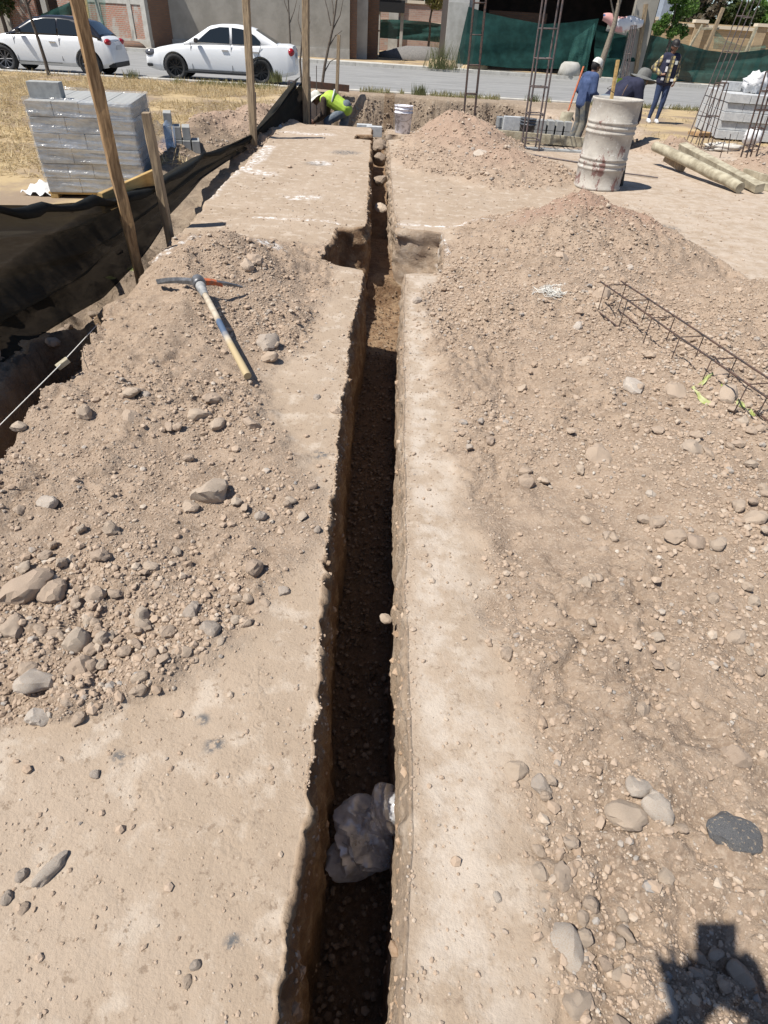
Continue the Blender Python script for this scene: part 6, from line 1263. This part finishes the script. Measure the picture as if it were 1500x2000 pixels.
# the photographer, whose shadow lies at the lower right: stands behind the lens and holds the phone
def C(r, d, b): return cam2world((r, d, -b)) + Vector((0, 0, CAM_H))
ph = MB(); ph.box((0, 0, 0), (.092, .165, .010), bev=.004)
Rc = Matrix((cam2world((1, 0, 0)), cam2world((0, -1, 0)), cam2world((0, 0, -1)))).transposed()
o = MB(); o.v = [tuple(Rc @ (Vector(v) + Vector((-.012, -.034, .022))) + Vector((0, 0, CAM_H))) for v in ph.v]; o.f = ph.f; o.sm = ph.sm
tag(o.build('phone', M['phone']), 'phone held up by the photographer, its shadow on the right foreground', 'phone')
wl, wr_ = C(-.080, .150, .055), C(.080, .125, .055)
base = Vector((0, -.52, 0)); J = dict(pelvis=(0, 0, .93), chest=(0, .02, 1.25), neck=(0, .04, 1.42), head=(0, .10, 1.54), shL=(-.19, .03, 1.36), shR=(.19, .03, 1.36), hipL=(-.10, 0, .9), knL=(-.13, .03, .48), anL=(-.16, -.02, .09), hipR=(.10, 0, .9), knR=(.16, .03, .48), anR=(.21, -.02, .09), hfw=(0, 1, -.6))
J['wrL'] = wl - base; J['wrR'] = wr_ - base; J['elL'] = Vector((-.24, .17, 1.16)); J['elR'] = Vector((.26, .17, 1.16)); J['hdL'] = C(-.100, .0, .035) - wl; J['hdR'] = C(.030, .03, .035) - wr_
t, j, fr = person(base, 0, J, 'photographer in a dark shirt standing astride the trench, seen only by the shadow', hands=((.35, (0, 1)), (.9, None)), palm=(cam2world((0.4, 0, 1)), cam2world((-0.4, 0, 1))))
shirt(t, j, M['navy'], grow=.030); trousers(t, j, M['jeans'], .025); shoes(t, j, M['leather']); hair(t, j['head'], fr, M['hair'])
# debris on the shaded bank under the net
for i in range(26):
    yy_ = random.uniform(1.2, 6.5); xx_ = float(EDG(yy_)) - random.uniform(.12, .75)
    stone(size=random.uniform(.05, .13), label='dusty stone in the shaded ditch under the black net', xy=(xx_, yy_), z=gz(xx_, yy_), mt='stone_brown' if i % 3 else 'stone', group='stones in the ditch under the net')
# ------------------------------------------------------------------ straw, weeds
def blades(name, n, fn, hmin, hmax, lm, label, lay=.5, w=.006, cat='grass'):
    x, y = fn(n); n = len(x); z = H(x, y); h_ = RNG.uniform(hmin, hmax, n); a = RNG.uniform(0, 6.283, n); el = np.where(RNG.uniform(0, 1, n) < lay, RNG.uniform(.02, .35, n), RNG.uniform(.5, 1.4, n))
    d = np.stack([np.cos(a) * np.cos(el), np.sin(a) * np.cos(el), np.sin(el)], 1) * h_[:, None]; s = np.stack([-np.sin(a), np.cos(a), a * 0], 1) * (w * RNG.uniform(.6, 1.5, n))[:, None]
    b = np.stack([x, y, z + .004], 1); v = np.stack([b - s, b + s, b + d * .6 + s * .7, b + d - np.array([0, 0, .12]) * h_[:, None] * .5, b + d * .6 - s * .7], 1).reshape(-1, 3); f = np.arange(n * 5).reshape(-1, 5)
    me = np_mesh(name, v, f, False, lm); at_ = me.attributes.new('tone', 'FLOAT', 'POINT'); at_.data.foreach_set('value', np.repeat(RNG.uniform(0, 1, n), 5).astype(np.float32)); o = bpy.data.objects.new(name, me); COL.objects.link(o); return tag(o, label, cat, kind='stuff')
M['straw'] = leafmat('straw', (.36, .27, .14), (.60, .50, .31)); M['weed'] = leafmat('weed', (.12, .13, .05), (.30, .26, .12))
def fieldpts(n):
    x = RNG.uniform(-16, -2.9, n); y = RNG.uniform(9.0, 21.6, n); k = fbm(x * .7, y * .9, 301, 4); keep = (x < edge_x(y) - .9) & (k > -.22 + .3 * (y < 12)) & (mound(x, y) < .02) & (y < kerbY(x) - .25); return x[keep], y[keep]
blades('straw', 60000, fieldpts, .05, .22, M['straw'], 'dry yellow straw lying over the field by the parked cars', .75, .007, 'straw')
def fp2(n):
    x = RNG.uniform(4.6, 14, n); y = RNG.uniform(13.5, 22, n); k = fbm(x * .8, y * .8, 303, 4); keep = (k > -.05) & (y < kerbY(x) - .2) & (mound(x, y) < .02) & (pitmask(x, y) < .02); return x[keep], y[keep]
blades('dry_grass', 9000, fp2, .03, .09, M['straw'], 'thin dry grass around the woman', .6, .006)
def kp(n):
    x = RNG.uniform(-14, 14, n); y = kerbY(x) - RNG.uniform(.1, .9, n); k = noise(x * .9, x * 0, 305) + .4 * noise(x * 4, x * 0, 306); keep = (k > -.05); return x[keep], y[keep]
blades('weeds', 9000, kp, .05, .22, M['weed'], 'low weeds along the near kerb', .2, .008, 'weeds')
def tuft(px, py, Y, h_, n, lab):
    p = A(px, py, Y); v = []; f = []; r = random.Random(px)
    mb = MB()
    for i in range(n):
        a = r.uniform(0, 6.28); q = Vector((p.x + r.gauss(0, h_ * .3), Y + r.gauss(0, .1), p.z)); d = Vector((math.cos(a) * .35, math.sin(a) * .35, 1)) * h_ * r.uniform(.5, 1.1); s = Vector((.012, 0, 0)); mb.add([q - s, q + s, q + d], [(0, 1, 2)])
    tag(mb.build('weed_tuft', M['weed']), lab, 'weeds')
tuft(1425 * 0 + 862, 135, 38.2, 1.3, 160, 'tall dry weeds at the foot of the open concrete building'); tuft(820, 190, 21.6, .35, 110, 'grey green weed tuft on the kerb above the white bucket'); tuft(1040, 205, 21.9, .3, 90, 'weed tuft on the kerb behind the largest rebar column')
tuft(258, 158, 21.3, .3, 90, 'weed tuft on the kerb in front of the white saloon bumper'); tuft(540, 160, 21.4, .3, 120, 'dry brush on the kerb below the rear wheel of the white saloon')
